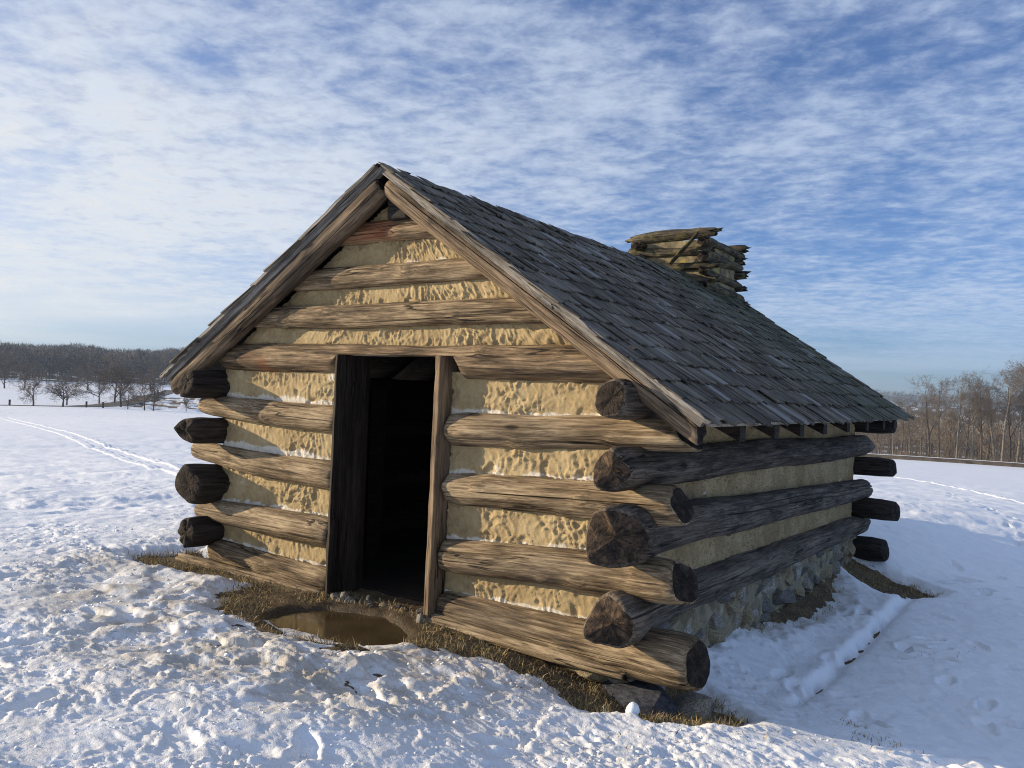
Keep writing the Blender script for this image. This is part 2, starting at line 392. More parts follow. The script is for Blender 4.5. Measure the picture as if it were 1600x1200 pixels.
# ------------------------------------------------------------------ terrain
CX, CY = CAM.x, CAM.y
FRONT_BARE = [(-2.75, -.40), (-2.55, .10), (-.93, .19), (.22, .12), (2.1, .40), (2.36, .45), (2.66, .20), (2.62, -.12), (2.40, -.30), (2.18, -.31), (1.93, -.50), (1.77, -.42),
              (1.59, -.36), (1.23, -.40), (1.04, -.50), (.78, -.66), (.64, -.95), (.29, -1.07), (-.07, -1.06), (-.66, -.98), (-1.05, -.68), (-1.18, -.36), (-1.7, -.36), (-2.3, -.52)]
HOUSE = [(-2.1, -.12), (1.95, -.12), (1.98, 6.3), (-2.1, 6.3)]
SIDE_BARE = [(1.9, 2.2), (2.1, 2.15), (2.26, 2.95), (2.34, 3.6), (2.27, 4.6), (2.1, 5.1), (1.9, 5.0)]
REAR_BARE = [(2.0, 5.55), (2.3, 5.45), (2.62, 5.25), (2.95, 5.40), (3.05, 5.75), (2.75, 6.05), (2.35, 6.2), (2.0, 6.2)]
PUDDLE = [(-.36, -.88), (-.44, -.62), (-.24, -.38), (.17, -.27), (.45, -.37), (.68, -.62), (.62, -.84), (.42, -.92), (.10, -.98)]
SLUSH = [(-2.6, -.9), (-2.0, -.5), (-.4, -.6), (1.1, -.5), (1.5, -.7), (1.5, -1.3), (1.0, -2.0), (-.4, -2.1), (-1.8, -1.6)]

def base_h(x, y):
    w = 1 + .9 * np.clip(y - 6.1, 0, 40) + .5 * np.clip(-1.2 - y, 0, 20)
    near = .10 - .22 * S((x - .5) / (1.8 * w)) - .27 * S((x - 1.75) / (.9 * w)) * S((y + .6) / 2.0)
    r = np.hypot(x - 1, y - 2); rc = np.hypot(x - CX, y - CY)
    az = np.arctan2(x - CX, y - CY)
    right = S((az + 1.1) / 1.1)
    sl = .032 + .020 * right
    rr = np.minimum(r, 172.)
    h = near - sl * np.clip(rr - 5, 0, None) * S((rr - 5) / 10)
    far = np.clip(rc - 172, 0, None)
    h += (1 - right) * (.017 * np.minimum(far, 230)) - right * 5. * S(far / 120)
    lefthill = S((rc - 380) / 330) * (11.5 + 3.5 * fbm(az * 14, rc * 0 + 2, 5, 3)) * S((-az - .55) / .2)
    righthill = S((rc - 700) / 700) * (17. + 4 * fbm(az * 9, rc * 0 + 7, 6, 3)) * (1 - S((-az - .55) / .2))
    h += lefthill + righthill
    h += .25 * pn(x * .03, y * .03, 71) * S((rc - 12) / 30) + .9 * pn(x * .008, y * .008, 72) * S((rc - 40) / 100)
    return h
rng = np.random.default_rng(5)
FOOT = []
for i in range(95):                                   # footprints in the smoother snow right of the hut and by the near corner
    t = rng.random()
    FOOT.append((rng.uniform(2.5, 5.4), rng.uniform(-.2, 7.5), rng.uniform(0, 3.14), rng.uniform(.025, .06)))
for i in range(46):
    FOOT.append((rng.uniform(-3.4, 2.4), rng.uniform(-3.6, -.8), rng.uniform(0, 3.14), rng.uniform(.015, .035)))
for i in range(22):                                   # a line of steps going away behind the hut
    FOOT.append((3.9 - i * .12 + rng.normal(0, .08), 8.4 + i * .62, 1.7, .06))
DRIP = lambda y: 2.70 + .02 * y       # drip line under the eave

def snow_depth(x, y, rc):
    """depth of snow over the ground; negative where the ground is bare"""
    n = rc < 40
    xs, ys, rs = x[n], y[n], rc[n]
    warp = .13 * fbm(xs * 2.6, ys * 2.6, 31, 4)
    sd = poly_sd(xs, ys, FRONT_BARE)
    for P in (HOUSE, SIDE_BARE, REAR_BARE): sd = np.maximum(sd, poly_sd(xs, ys, P))
    edge = sd + .055 * fbm(xs * 6, ys * 6, 33, 3) + .04 * pn(xs * 2, ys * 2, 35)
    soft = S((poly_sd(xs, ys, SLUSH) + .2) / .5)
    dep = np.clip(-edge * (.42 - .22 * soft), -.10, .075 - .025 * soft)
    tramp = np.maximum(S((poly_sd(xs, ys, [(-4.5, -.2), (2.35, -.2), (2.9, -1.0), (3.2, -2.6), (2.2, -4.6), (-4.5, -5)]) + .5) / .7), 0)
    calm = S((xs - 2.4) / .5) * S((ys + .5) / .6)
    fade = 1 - S((rs - 12) / 22)
    wx = xs + warp; wy = ys + .10 * fbm(xs * 2.2 + 9, ys * 2.2, 32, 3)
    # crusted, trampled snow: sharp little crests over shallow cups
    l = .007 * ridged(wx * 2.6, wy * 4.2, 41) + .012 * ridged(wx * 7.5, wy * 11., 42) + .013 * ridged(wx * 17, wy * 24, 43) + .0100 * fbm(wx * 36, wy * 46, 44, 3)
    l = l - .022
    patchy = .30 + .95 * S(.5 + .9 * fbm(xs * .9 + 5, ys * 1.1, 54, 3))
    fm = np.zeros(xs.shape)
    for fx, fy, a, dp in FOOT:
        k = (np.abs(xs - fx) < .4) & (np.abs(ys - fy) < .4)
        if k.any():
            u = (xs[k] - fx) * math.cos(a) + (ys[k] - fy) * math.sin(a); v = -(xs[k] - fx) * math.sin(a) + (ys[k] - fy) * math.cos(a)
            fm[k] = np.maximum(fm[k], 1 - S((np.sqrt((u / .14) ** 2 + (v / .055) ** 2) - .7) / .4))
    plate = pn(wx * 3.6 + 3, wy * 5.4, 48) + .55 * pn(wx * 8.5, wy * 12, 49)
    l = l + .011 * S((plate - .05) / .07) - .006 + .009 * S((pn(wx * 12, wy * 18, 46) - .1) / .08)
    l = l * patchy * (1 - .75 * fm)
    sm = .018 * fbm(wx * 1.3, wy * 1.3, 51, 3) + .007 * fbm(wx * 6, wy * 6, 52, 3)
    mid_ = S((rs - 7) / 8) * (1 - S((rs - 34) / 6))
    far_l = .030 * fbm(xs * .9 + ys * .5, ys * 1.3 - xs * .7, 53, 4) * mid_
    amp = np.clip(.42 + .32 * tramp - .20 * calm - .12 * soft, .2, 1.0)
    body = S((dep + .02) / .08)
    z = dep + (l * amp * 1.15 + sm) * fade * (.25 + .75 * body) + far_l * body
    # loose crust blocks breaking up near the puddle
    slush = S((poly_sd(xs, ys, SLUSH) + .3) / .6)
    z += slush * body * .026 * (np.clip(pn(wx * 3.4, wy * 4.6, 45) * 2.4, -.5, .6)) * fade
    z -= slush * body * .05 * S((pn(wx * 2.4, wy * 3.0, 47) - .38) / .1) * S((poly_sd(xs, ys, [(-1.2, -.5), (1.6, -.4), (1.8, -1.3), (.6, -1.7), (-1.0, -1.4)]) + .2) / .3)
    for fx, fy, a, dp in FOOT:
        k = (np.abs(xs - fx) < .4) & (np.abs(ys - fy) < .4)
        if not k.any(): continue
        u = (xs[k] - fx) * math.cos(a) + (ys[k] - fy) * math.sin(a); v = -(xs[k] - fx) * math.sin(a) + (ys[k] - fy) * math.cos(a)
        q = np.sqrt((u / .14) ** 2 + (v / .055) ** 2) + .22 * pn(xs[k] * 14, ys[k] * 14, 57)
        z[k] += -dp * (1 - S((q - .6) / .5)) + dp * .18 * np.exp(-((q - 1.3) / .25) ** 2)
    # step in the snow under the eave's drip line, with melt holes
    dx = xs - DRIP(ys) - .02 * pn(ys * 2, ys * 0, 61) - .014 * pn(ys * 11, xs * 6, 60)
    win = S((ys - .7) / .9) * (1 - S((ys - 4.9) / .4))
    z += win * .046 * (1 / (1 + np.exp(np.clip(dx / .014, -30, 30)))) * np.exp(-np.clip(-dx, 0, None) / 1.1)
    z -= win * .045 * np.exp(-((dx - .05) / .05) ** 2)
    for yk in np.arange(1.25, 5., .33):
        yk = yk + rng2.normal(0, .07); lw = rng2.uniform(.05, .12)
        z -= .13 * rng2.random() * np.exp(-((dx - .035) / .022) ** 2 - ((ys - yk) / lw) ** 2)
    # a trodden hollow crossing left of the hut, two faint older ones
    for (ax, ay, bx, by, wd, dp) in ((-6.2, 0, -5.3, 1.8, .55, .07), (-11, 2, -9, 8, .5, .05), (-22, 4, -16, 16, .9, .07)):
        nx, ny = -(by - ay), bx - ax; L = math.hypot(nx, ny)
        dd = ((xs - ax) * nx + (ys - ay) * ny) / L
        z -= dp * np.exp(-((dd + .25 * pn(xs * .8, ys * .8, 62)) / wd) ** 2) * S((-xs - 3.) / 1.5)
        z += dp * .5 * fbm(xs * 2.6, ys * 2.6, 63, 3) * np.exp(-((dd) / (wd * 1.4)) ** 2) * S((-xs - 3.) / 1.5)
    keep = (sd < -.35) & (slush < .3) & ((win < .01) | (np.abs(dx) > .15))
    z = np.where(keep, np.maximum(z, .012), z)
    d = np.full(x.shape, .06)
    d[n] = z
    f = ~n
    d[f] += .03 * fbm(x[f] * .35, y[f] * .8, 64, 3) * (1 - S((rc[f] - 60) / 60))
    # woods and rough meadow far off carry little snow
    az = np.arctan2(x - CX, y - CY)
    wl = S((rc - 372) / 25) * S((-az - .5) / .1)
    md = S((rc - 176) / 6) * (1 - S((rc - 262) / 12)) * S((az + 1.03) / .025) * (1 - S((az + .6) / .05))
    wr = S((rc - 156) / 8) * S((az + .5) / .08)
    patch = fbm(x * .09, y * .09, 66, 4)
    d -= (wl * .9 + wr * .9) * np.clip(.62 + patch * 1.2, 0, 1.2) + md * np.clip(.30 + 1.6 * fbm(x * .16, y * .16, 68, 3), 0, 1)
    return d
rng2 = np.random.default_rng(9)
def snow_depth_at(x, y):
    global rng2
    rng2 = np.random.default_rng(9)
    return snow_depth(x, y, np.hypot(x - CX, y - CY))

def ground_extra(x, y):
    """mud: small relief and the hollow that holds the puddle"""
    return .014 * fbm(x * 5, y * 5, 81, 4) - .075 * S((poly_sd(x, y, PUDDLE) + .10 + .05 * pn(x * 5, y * 5, 82)) / .16)

def polar_grid(sub=1):
    a0, a1 = YAW - R(37), YAW + R(37)
    A = np.concatenate([np.arange(a0, a1, R(.145) * sub), np.linspace(a1, a0 + 2 * math.pi, 180)[:-1]])
    rs = [.6]
    while rs[-1] < 3.2: rs.append(rs[-1] * (1 + .05 * sub))
    while rs[-1] < 14: rs.append(rs[-1] * (1 + .0031 * sub))
    while rs[-1] < 60: rs.append(rs[-1] * (1 + .009 * sub))
    while rs[-1] < 800: rs.append(rs[-1] * (1 + .016 * sub))
    while rs[-1] < 2300: rs.append(rs[-1] * 1.06)
    rs = np.array(rs)
    RR, AA = np.meshgrid(rs, A, indexing='ij')
    x = CX + RR * np.sin(AA); y = CY + RR * np.cos(AA)
    nr, na = RR.shape
    i = np.arange(nr - 1)[:, None] * na; j = np.arange(na)[None, :]; j2 = (j + 1) % na
    F = np.stack([i + j, i + na + j, i + na + j2, i + j2], -1).reshape(-1, 4)[:, ::-1]
    x = np.append(x.ravel(), CX); y = np.append(y.ravel(), CY)
    c = len(x) - 1
    tri = [(c, k, (k + 1) % na, c) for k in range(na)]
    return x, y, F, na
def add_fan(me_V, F, na):
    c = len(me_V) - 1
    k = np.arange(na)
    ring = np.stack([k, (k + 1) % na], -1)
    return ring, c
def build_terrain():
    for sub, name in ((1, 'snow_cover'), (2, 'ground')):
        x, y, F, na = polar_grid(sub)
        rc = np.hypot(x - CX, y - CY)
        h = base_h(x, y)
        if sub == 1:
            d = snow_depth(x, y, rc)
            near = rc < 40
            z = h + d
            V = np.stack([x, y, z], 1)
        else:
            k = rc < 40
            h[k] += ground_extra(x[k], y[k])
            h -= .22 * S((rc - 13) / 9)
            V = np.stack([x, y, h], 1)
        me = mesh_np(name, V, F, M_SNOW if sub == 1 else M_EARTH)
        if sub == 1:
            s = S((poly_sd(x, y, SLUSH) + .9) / 1.3) * 1.0
            s = np.maximum(s, .36 * S((poly_sd(x, y, [(-6, -1), (3.0, -.9), (3.4, -3), (2, -6), (-6, -6)]) + .6) / 1.2))
            s = np.maximum(s, .55 * (1 - S((snow_abs(x, y) - .02) / .22)))
            s = np.where(rc > 40, 0, s)
            at = me.attributes.new('dirt', 'FLOAT', 'POINT'); at.data.foreach_set('value', s.astype(np.float32))
        else:
            w = np.where(rc < 40, S((poly_sd(x, y, PUDDLE) + .34) / .34), 0)
            at = me.attributes.new('wet', 'FLOAT', 'POINT'); at.data.foreach_set('value', w.astype(np.float32))
        tag(obj(name, me), kind='structure')
def snow_abs(x, y):
    sd = np.full(x.shape, -9.)
    n = np.hypot(x - CX, y - CY) < 40
    for P in (FRONT_BARE, SIDE_BARE, REAR_BARE): sd[n] = np.maximum(sd[n], poly_sd(x[n], y[n], P))
    return np.maximum(-sd, 0)
build_terrain()
def gh(x, y):
    return float(base_h(np.array([float(x)]), np.array([float(y)]))[0])

# puddle of muddy meltwater before the door
def build_puddle():
    P = [(x * 1.12 - .02, (y + .62) * 1.12 - .62) for x, y in PUDDLE]
    V = [(0., -.64, .066)] + [(x, y, .066) for x, y in P]
    n = len(P)
    me = mesh_np('puddle', V, [(0, 1 + (i + 1) % n, 1 + i)[::-1] for i in range(n)], M_WATER, smooth=False)
    tag(obj('puddle', me), kind='structure')
build_puddle()

# ------------------------------------------------------------------ logs
def log_mesh(name, L, r0, r1, seed, mats, nseg=72, step=.05, bend=.020, cracks=2, tilt0=(0, 0), tilt1=(0, 0), rough=.07, flare=0., edit=None,
             face=math.pi, sq=1., knots=3, point0=0., jag=.012, wedge0=None):
    """a round log along local +X from 0 to L"""
    rg = np.random.default_rng(seed)
    nl = max(4, int(L / step) + 1)
    t = np.linspace(0, L, nl)
    t = np.concatenate([[0, .012], t[1:-1], [L - .012, L]]); nl = len(t)
    th = list(np.linspace(0, 2 * math.pi, nseg, endpoint=False)); kind = [0] * nseg
    crs = []
    for c in range(cracks):
        tc = face + rg.uniform(-.95, .75); crs.append(tc)
        for dlt, kd in ((-.06, 0), (0., c + 1), (.06, 0)): th.append((tc + dlt) % (2 * math.pi)); kind.append(kd)
    o = np.argsort(th); th = np.array(th)[o]; kind = np.array(kind)[o]; ns = len(th)
    T, TH = np.meshgrid(t, th, indexing='ij')
    spin = .22 * pn(T * .45, T * 0, seed + 3)
    A = TH + spin
    rad = r0 + (r1 - r0) * (T / L)
    rad = rad + flare * np.exp(-T / .35)
    per = TH / (2 * math.pi)
    rad = rad * (1 + rough * pn(T * 1.1, per * 4, seed, 4) + rough * .6 * pn(T * 3.1, per * 8, seed + 1, 8) + rough * .42 * pn(T * 1.3, per * 22, seed + 2, 22) + rough * .2 * pn(T * 3.5, per * 34, seed + 6, 34))
    nn = 2.0 + 1.6 * rg.random(); ro = rg.uniform(0, 1.57) + .25 * pn(T * .6, T * 0, seed + 13)
    rad = rad * ((np.abs(np.cos(A - ro)) ** nn + np.abs(np.sin(A - ro)) ** nn) ** (-1 / nn)) / (1 + .045 * (nn - 2))
    for k in range(knots):
        kt = rg.uniform(.1 * L, .9 * L); ka = face + rg.uniform(-1.1, 1.1); ks = rg.uniform(.03, .05)
        dd = np.hypot(T - kt, ((A - ka + math.pi) % (2 * math.pi) - math.pi) * rad)
        rad = rad + ks * .48 * np.exp(-(dd / ks) ** 2) - ks * .22 * np.exp(-(dd / (ks * .4)) ** 2)
    for c in range(cracks):
        a, b = sorted(rg.uniform(-.1 * L, 1.1 * L, 2))
        if b - a < .4 * L: a, b = a - .25 * L, b + .25 * L
        dep = rg.uniform(.035, .075) * S((T - a) / .25) * S((b - T) / .25) * (.7 + .5 * pn(T * 3, T * 0, seed + 9))
        rad = rad - np.where(kind[None, :] == c + 1, dep, 0)
    e = np.minimum(T, L - T)
    rad = rad * (1 - .10 * np.clip(1 - e / .012, 0, 1) ** 2) * (1 - .10 * np.clip(1 - e / .14, 0, 1) ** 1.5 * (1 + .8 * pn(per * 5, per * 0, seed + 15)))
    cyo = bend * pn(T * .5, T * 0, seed + 21); czo = bend * pn(T * .5, T * 0, seed + 22)
    Yc = np.cos(A) * rad; Zc = np.sin(A) * rad * sq
    X = T.copy()
    w0 = np.clip(1 - T / .5, 0, 1); w1 = np.clip(1 - (L - T) / .5, 0, 1)
    jg = jag * pn(per * 9, per * 0, seed + 31, None)
    X = X + w0 * (tilt0[0] * Yc + tilt0[1] * Zc + point0 * np.abs(Zc - .02) + jg) + w1 * (tilt1[0] * Yc + tilt1[1] * Zc + jg)
    if wedge0: X = X + w0 * wedge0[0] * np.abs(math.cos(wedge0[1]) * Yc + math.sin(wedge0[1]) * Zc - wedge0[2])
    P = np.stack([X, Yc + cyo, Zc + czo], -1)
    V = P.reshape(-1, 3)
    i = np.arange(nl - 1)[:, None] * ns; j = np.arange(ns)[None, :]; j2 = (j + 1) % ns
    Fs = np.stack([i + j, i + j2, i + ns + j2, i + ns + j], -1).reshape(-1, 4)
    Vl = [V]; base = len(V); Fe = []
    for end, ring in ((0, 0), (1, nl - 1)):
        rp = P[ring]; cen = rp.mean(0)
        start = ring * ns; prev = np.arange(ns) + start
        for q in (.66, .33):
            inner = cen + (rp - cen) * q
            inner[:, 0] += (.018 * pn(per[0] * 7, per[0] * 0 + q * 3, seed + 7) + .008 * pn(per[0] * 12, per[0] * 0 + q * 5, seed + 5) + (.012 if end == 0 else -.012) * (kind > 0))
            Vl.append(inner); cur = np.arange(ns) + base; base += ns
            f = np.stack([prev, np.roll(prev, -1), np.roll(cur, -1), cur], -1)
            Fe.append(f[:, ::-1] if end == 0 else f); prev = cur
        Vl.append(cen[None]); c = base; base += 1
        f = np.stack([prev, np.roll(prev, -1), np.full(ns, c), np.full(ns, c)], -1)
        Fe.append(f[:, ::-1] if end == 0 else f)
    V = np.concatenate(Vl)
    if edit is not None: V = edit(V)
    faces = [tuple(q) for q in Fs.tolist()]
    ne = 0
    for f in Fe:
        for q in f.tolist():
            faces.append(tuple(dict.fromkeys(q))); ne += 1
    return mesh_np(name, V, faces, mats, True, [0] * len(Fs) + [1] * ne)
def along(p0, p1):
    p0, p1 = Vector(p0), Vector(p1); x = (p1 - p0).normalized()
    y = Vector((0, 0, 1)).cross(x).normalized(); z = x.cross(y)
    return Matrix(((x.x, y.x, z.x, p0.x), (x.y, y.y, z.y, p0.y), (x.z, y.z, z.z, p0.z), (0, 0, 0, 1)))
def log(name, parent, p0, p1, r0, r1, seed, mats, **kw):
    L = (Vector(p1) - Vector(p0)).length
    return obj(name, log_mesh(name, L, r0, r1, seed, mats, **kw), parent, along(p0, p1))

# ------------------------------------------------------------------ the log cabin
APEX_Z, EAVE_X, EAVE_R, EAVE_L = 3.40, 2.59, 1.625, 1.765
Y_ROOF0, Y_ROOF1 = -.285, 6.55
def roof_z(x, off=0.):
    return APEX_Z - off - (abs(x) / EAVE_X) * ((APEX_Z - EAVE_R) if x > 0 else (APEX_Z - EAVE_L))
cabin = tag(empty('log_cabin', (0, 0, 0)), 'weathered log cabin with clay chinking, open doorway and dark shingle roof', 'cabin')

# wall cores (clay and dark wood behind the logs); the front one leaves the doorway open
def gable_poly(off=.16, w=2.0, zb=-.35):
    return [(-w, zb), (w, zb), (w, roof_z(w, off)), (0, roof_z(0, off)), (-w, roof_z(-w, off))]
dz = 1.985
fp = [prism([(-2.0, -.1), (-.46, -.1), (-.46, dz), (-2.0, dz)], .06, .17), prism([(.58, -.1), (2.0, -.1), (2.0, 1.82), (.58, dz)], .06, .17),
      prism([(-2.0, dz + .001), (.58, dz + .001), (1.76, dz + .001), (0, roof_z(0, .16)), (-1.9, roof_z(-1.9, .16))], .06, .17)]
V, F = join(fp)
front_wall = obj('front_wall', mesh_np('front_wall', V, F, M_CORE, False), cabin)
V, F = prism(gable_poly(), 6.14, 6.26)
rear_wall = obj('rear_wall', mesh_np('rear_wall', V, F, M_CORE, False), cabin)
def sidecore(name, x0, x1):
    return obj(name, mesh_np(name, box_v(x0, x1, .171, 6.139, -.35, 1.80), BOXF, M_CORE, False), cabin)
right_wall = sidecore('right_wall', 1.88, 1.97)
left_wall = sidecore('left_wall', -1.97, -1.88)

FM = [M_FRONT, M_ENDD]; FR = [M_FRONT_RED, M_ENDD]; DM = [M_DARK, M_ENDD]; DE = [M_DARK, M_END]; BM = [M_LOG_SHADE, M_ENDD]
yf = -.05
# front wall, right of the door: (left x, z, r) -> (right x, z, r)
def fl(x0, z0, r0, x1, z1, r1, seed, m=FM, y=yf, **kw):
    return log('log', front_wall, (x0, y, z0), (x1, y, z1), r0, r1, seed, m, **kw)
fl(.572, 1.45, .112, 2.36, 1.515, .094, 101, tilt1=(.35, -.9), cracks=2, bend=.01)
fl(.572, 1.035, .108, 2.34, 1.095, .122, 102, tilt1=(.2, -.35), cracks=2)
fl(.565, .552, .118, 2.38, .635, .140, 103, tilt1=(.3, -.25), cracks=2, knots=4)
fl(.555, .185, .118, 2.47, .165, .170, 104, y=-.03, tilt1=(.15, -.1), cracks=3, rough=.08)
# left of the door
fl(-2.28, 1.515, .086, -.52, 1.468, .112, 105, tilt0=(0, .25), cracks=2, bend=.025)
fl(-2.37, 1.10, .082, -.53, 1.015, .120, 106, cracks=1, bend=.04, knots=1)
fl(-2.26, .575, .095, -.54, .552, .128, 107, cracks=2, bend=.05, rough=.07)
fl(-2.05, .245, .095, -.55, .175, .100, 108, cracks=3, rough=.12, jag=.03)
# rotten lower sill on the left: split timber lying against the ground
log('log', front_wall, (-2.42, -.14, .115), (-.60, -.11, .055), .055, .085, 109, FM, cracks=3, rough=.16, jag=.05, sq=.8)
# weathered split slab lying on the right sill
log('log', front_wall, (.54, -.15, .105), (2.05, -.13, .03), .060, .050, 110, FM, cracks=2, rough=.15, jag=.05, sq=.75)
# head log over the door, hewn flat above the opening, and the gable logs
def hew(V):
    w = V.copy(); x = V[:, 0] - 2.0
    k = S((x + .56) / .03) * (1 - S((x - .66) / .03))
    w[:, 2] = np.where(V[:, 2] < .035, V[:, 2] * (1 - k) + .035 * k, V[:, 2])
    return w
fl(-2.0, 1.945, .108, 2.0, 1.935, .118, 111, m=FR, edit=hew, cracks=2, bend=.006)
fl(-1.62, 2.293, .100, 1.48, 2.288, .096, 112, cracks=2, knots=4)
fl(-1.12, 2.588, .090, 1.05, 2.606, .080, 113, cracks=1)
fl(-.66, 2.925, .082, .56, 2.925, .082, 114, m=FR, cracks=2)

# clay between the logs, trowelled on by hand
def chink(parent, fn, n_u, n_w, seed, relief=.020, name='chinking', mt=None):
    """fn(u,w)->(point, outward normal); closed slab 8 cm thick"""
    U, Wv = np.meshgrid(np.linspace(0, 1, n_u), np.linspace(0, 1, n_w), indexing='ij')
    P, nrm, su, sw = fn(U, Wv)
    wu = su + .05 * fbm(su * 5, sw * 5, seed + 4, 2); ww = sw + .05 * fbm(su * 5 + 7, sw * 5, seed + 5, 2)
    n1 = pn(wu * 15 + ww * 4, ww * 9, seed); n2 = pn(wu * 30 + ww * 8, ww * 19, seed + 1)
    rel = relief * ((1 - np.abs(n1) * 1.9) ** 3 * .70 + (1 - np.abs(n2) * 1.9) ** 3 * .42 + .30 * pn(su * 3, sw * 5, seed + 2) + .12 * pn(su * 60, sw * 60, seed + 3))
    rel = rel * (.30 + .95 * S(.5 + .9 * fbm(su * 2.6, sw * 4, seed + 6, 2))) - .014 * S((pn(su * 7, sw * 9, seed + 8) - .42) / .12)
    rel = np.clip(rel, -.025, .045)
    A = P + nrm * rel[..., None]; B = P - nrm * .12
    V = np.concatenate([A.reshape(-1, 3), B.reshape(-1, 3)])
    nA = n_u * n_w
    idx = np.arange(nA).reshape(n_u, n_w)
    q = np.stack([idx[:-1, :-1], idx[1:, :-1], idx[1:, 1:], idx[:-1, 1:]], -1).reshape(-1, 4)
    rim = np.concatenate([idx[:, 0], idx[-1, 1:], idx[-2::-1, -1], idx[0, -2:0:-1]])
    rn = np.roll(rim, -1)
    F = np.concatenate([q, q[:, ::-1] + nA, np.stack([rim, rim + nA, rn + nA, rn], -1)])
    me = mesh_np(name, V, F, mt or M_CHINK)
    uvl = me.uv_layers.new(name='uv')
    vi = np.empty(len(me.loops), np.int32); me.loops.foreach_get('vertex_index', vi)
    uv = np.stack([np.tile(U.ravel(), 2), np.tile(Wv.ravel(), 2)], 1)[vi]
    uvl.data.foreach_set('uv', uv.astype(np.float32).ravel())
    return obj(name, me, parent)
def front_panel(xa, xb, za, zb, seed, y=-.050, slope=False):
    """za, zb: (z at xa, z at xb) of the bottom and top edges"""
    def fn(U, Wv):
        z0 = za[0] + (za[1] - za[0]) * U; z1 = zb[0] + (zb[1] - zb[0]) * U
        z = z0 + (z1 - z0) * Wv
        if slope:
            kR = EAVE_X * (APEX_Z - .20 - z) / (APEX_Z - EAVE_R); kL = EAVE_X * (APEX_Z - .20 - z) / (APEX_Z - EAVE_L)
            x = np.maximum(-kL, xa) + (np.minimum(kR, xb) - np.maximum(-kL, xa)) * U
        else: x = xa + (xb - xa) * U
        return np.stack([x, np.full_like(x, y), z], -1), np.array([0, -1., 0]), x, z
    chink(front_wall, fn, max(8, int((xb - xa) / .010)), max(6, int((zb[0] - za[0]) / .010)), seed)
def gap(lo, hi, pad=.035):
    return (lo[0] - pad, lo[1] - pad), (hi[0] + pad, hi[1] + pad)
xr = (.565, 2.0); xl = (-2.0, -.50)
for k, (lo, hi) in enumerate([((1.562, 1.60), (1.83, 1.825)), ((1.143, 1.205), (1.34, 1.415)), ((.67, .76), (.93, .965)), ((.30, .325), (.435, .505))]):
    a, b = gap(lo, hi); front_panel(*xr, a, b, 200 + k)
for k, (lo, hi) in enumerate([((1.60, 1.58), (1.84, 1.835)), ((1.185, 1.135), (1.42, 1.36)), ((.675, .68), (1.01, .90)), ((.34, .28), (.475, .425))]):
    a, b = gap(lo, hi); front_panel(*xl, a, b, 210 + k)
for k, (xa, xb, lo, hi) in enumerate([(-2.0, 2.0, (2.045, 2.045), (2.20, 2.195)), (-1.6, 1.6, (2.39, 2.38), (2.505, 2.53)), (-1.3, 1.3, (2.675, 2.685), (2.845, 2.845)), (-.7, .7, (3.005, 3.005), (3.10, 3.10))]):
    a, b = gap(lo, hi, .07); front_panel(xa, xb, a, b, 220 + k, slope=True)

# side walls: logs run front to back and stick out at both corners
def side(parent, x, y0, y1, z0, z1, r0, r1, seed, m=DM, **kw):
    return log('log', parent, (x, y0, z0), (x, y1, z1), r0, r1, seed, m, **kw)
XW = 2.05
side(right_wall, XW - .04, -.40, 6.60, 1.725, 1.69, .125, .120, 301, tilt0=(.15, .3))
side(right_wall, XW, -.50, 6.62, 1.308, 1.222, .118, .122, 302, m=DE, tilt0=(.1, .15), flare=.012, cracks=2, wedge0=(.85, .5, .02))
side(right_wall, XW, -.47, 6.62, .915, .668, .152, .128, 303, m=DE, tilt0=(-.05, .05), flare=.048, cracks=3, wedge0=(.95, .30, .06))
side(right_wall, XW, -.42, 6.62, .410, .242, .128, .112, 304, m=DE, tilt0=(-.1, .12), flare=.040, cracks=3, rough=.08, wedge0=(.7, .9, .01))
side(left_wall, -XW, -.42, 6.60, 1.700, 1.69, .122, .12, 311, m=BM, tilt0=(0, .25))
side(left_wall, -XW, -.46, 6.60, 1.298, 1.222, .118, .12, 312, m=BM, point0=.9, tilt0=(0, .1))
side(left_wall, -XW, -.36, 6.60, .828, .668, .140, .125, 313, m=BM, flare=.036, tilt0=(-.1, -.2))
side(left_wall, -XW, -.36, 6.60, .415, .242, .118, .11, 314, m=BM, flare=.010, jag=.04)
def side_panel(parent, x, sgn, z0a, z0b, z1a, z1b, seed):
    def fn(U, Wv):
        y = .10 + 6.05 * U
        z0 = z0a + (z0b - z0a) * U; z1 = z1a + (z1b - z1a) * U
        z = z0 + (z1 - z0) * Wv
        return np.stack([np.full_like(y, x), y if sgn > 0 else 6.25 - y, z], -1), np.array([sgn * 1., 0, 0]), y, z
    chink(parent, fn, 460, max(8, int((z1a - z0a) / .013)), seed, .022, mt=M_CHINK_SIDE)
for sgn, par in ((1, right_wall), (-1, left_wall)):
    for k, (a, b, c, d_) in enumerate([(1.39, 1.31, 1.78, 1.78), (1.03, .77, 1.22, 1.13), (.53, .32, .80, .57)]):
        if sgn > 0: side_panel(par, XW - .035, 1, a, b, c, d_, 330 + k)
        else: side_panel(par, -XW + .035, -1, b, a, d_, c, 340 + k)
# rear wall logs, their ends showing past the right-hand corner
for k, (z, r, xe) in enumerate([(1.535, .135, 2.43), (.972, .118, 2.45), (.468, .132, 2.50), (-.045, .150, 2.39)]):
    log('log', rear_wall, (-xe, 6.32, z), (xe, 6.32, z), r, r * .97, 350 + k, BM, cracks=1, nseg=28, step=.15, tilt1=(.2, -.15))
for k, (z, w) in enumerate([(1.93, 1.95), (2.28, 1.5), (2.6, 1.05), (2.93, .6)]):
    log('log', rear_wall, (-w, 6.32, z), (w, 6.32, z), .11, .10, 360 + k, BM, cracks=0, nseg=20, step=.2, knots=0)

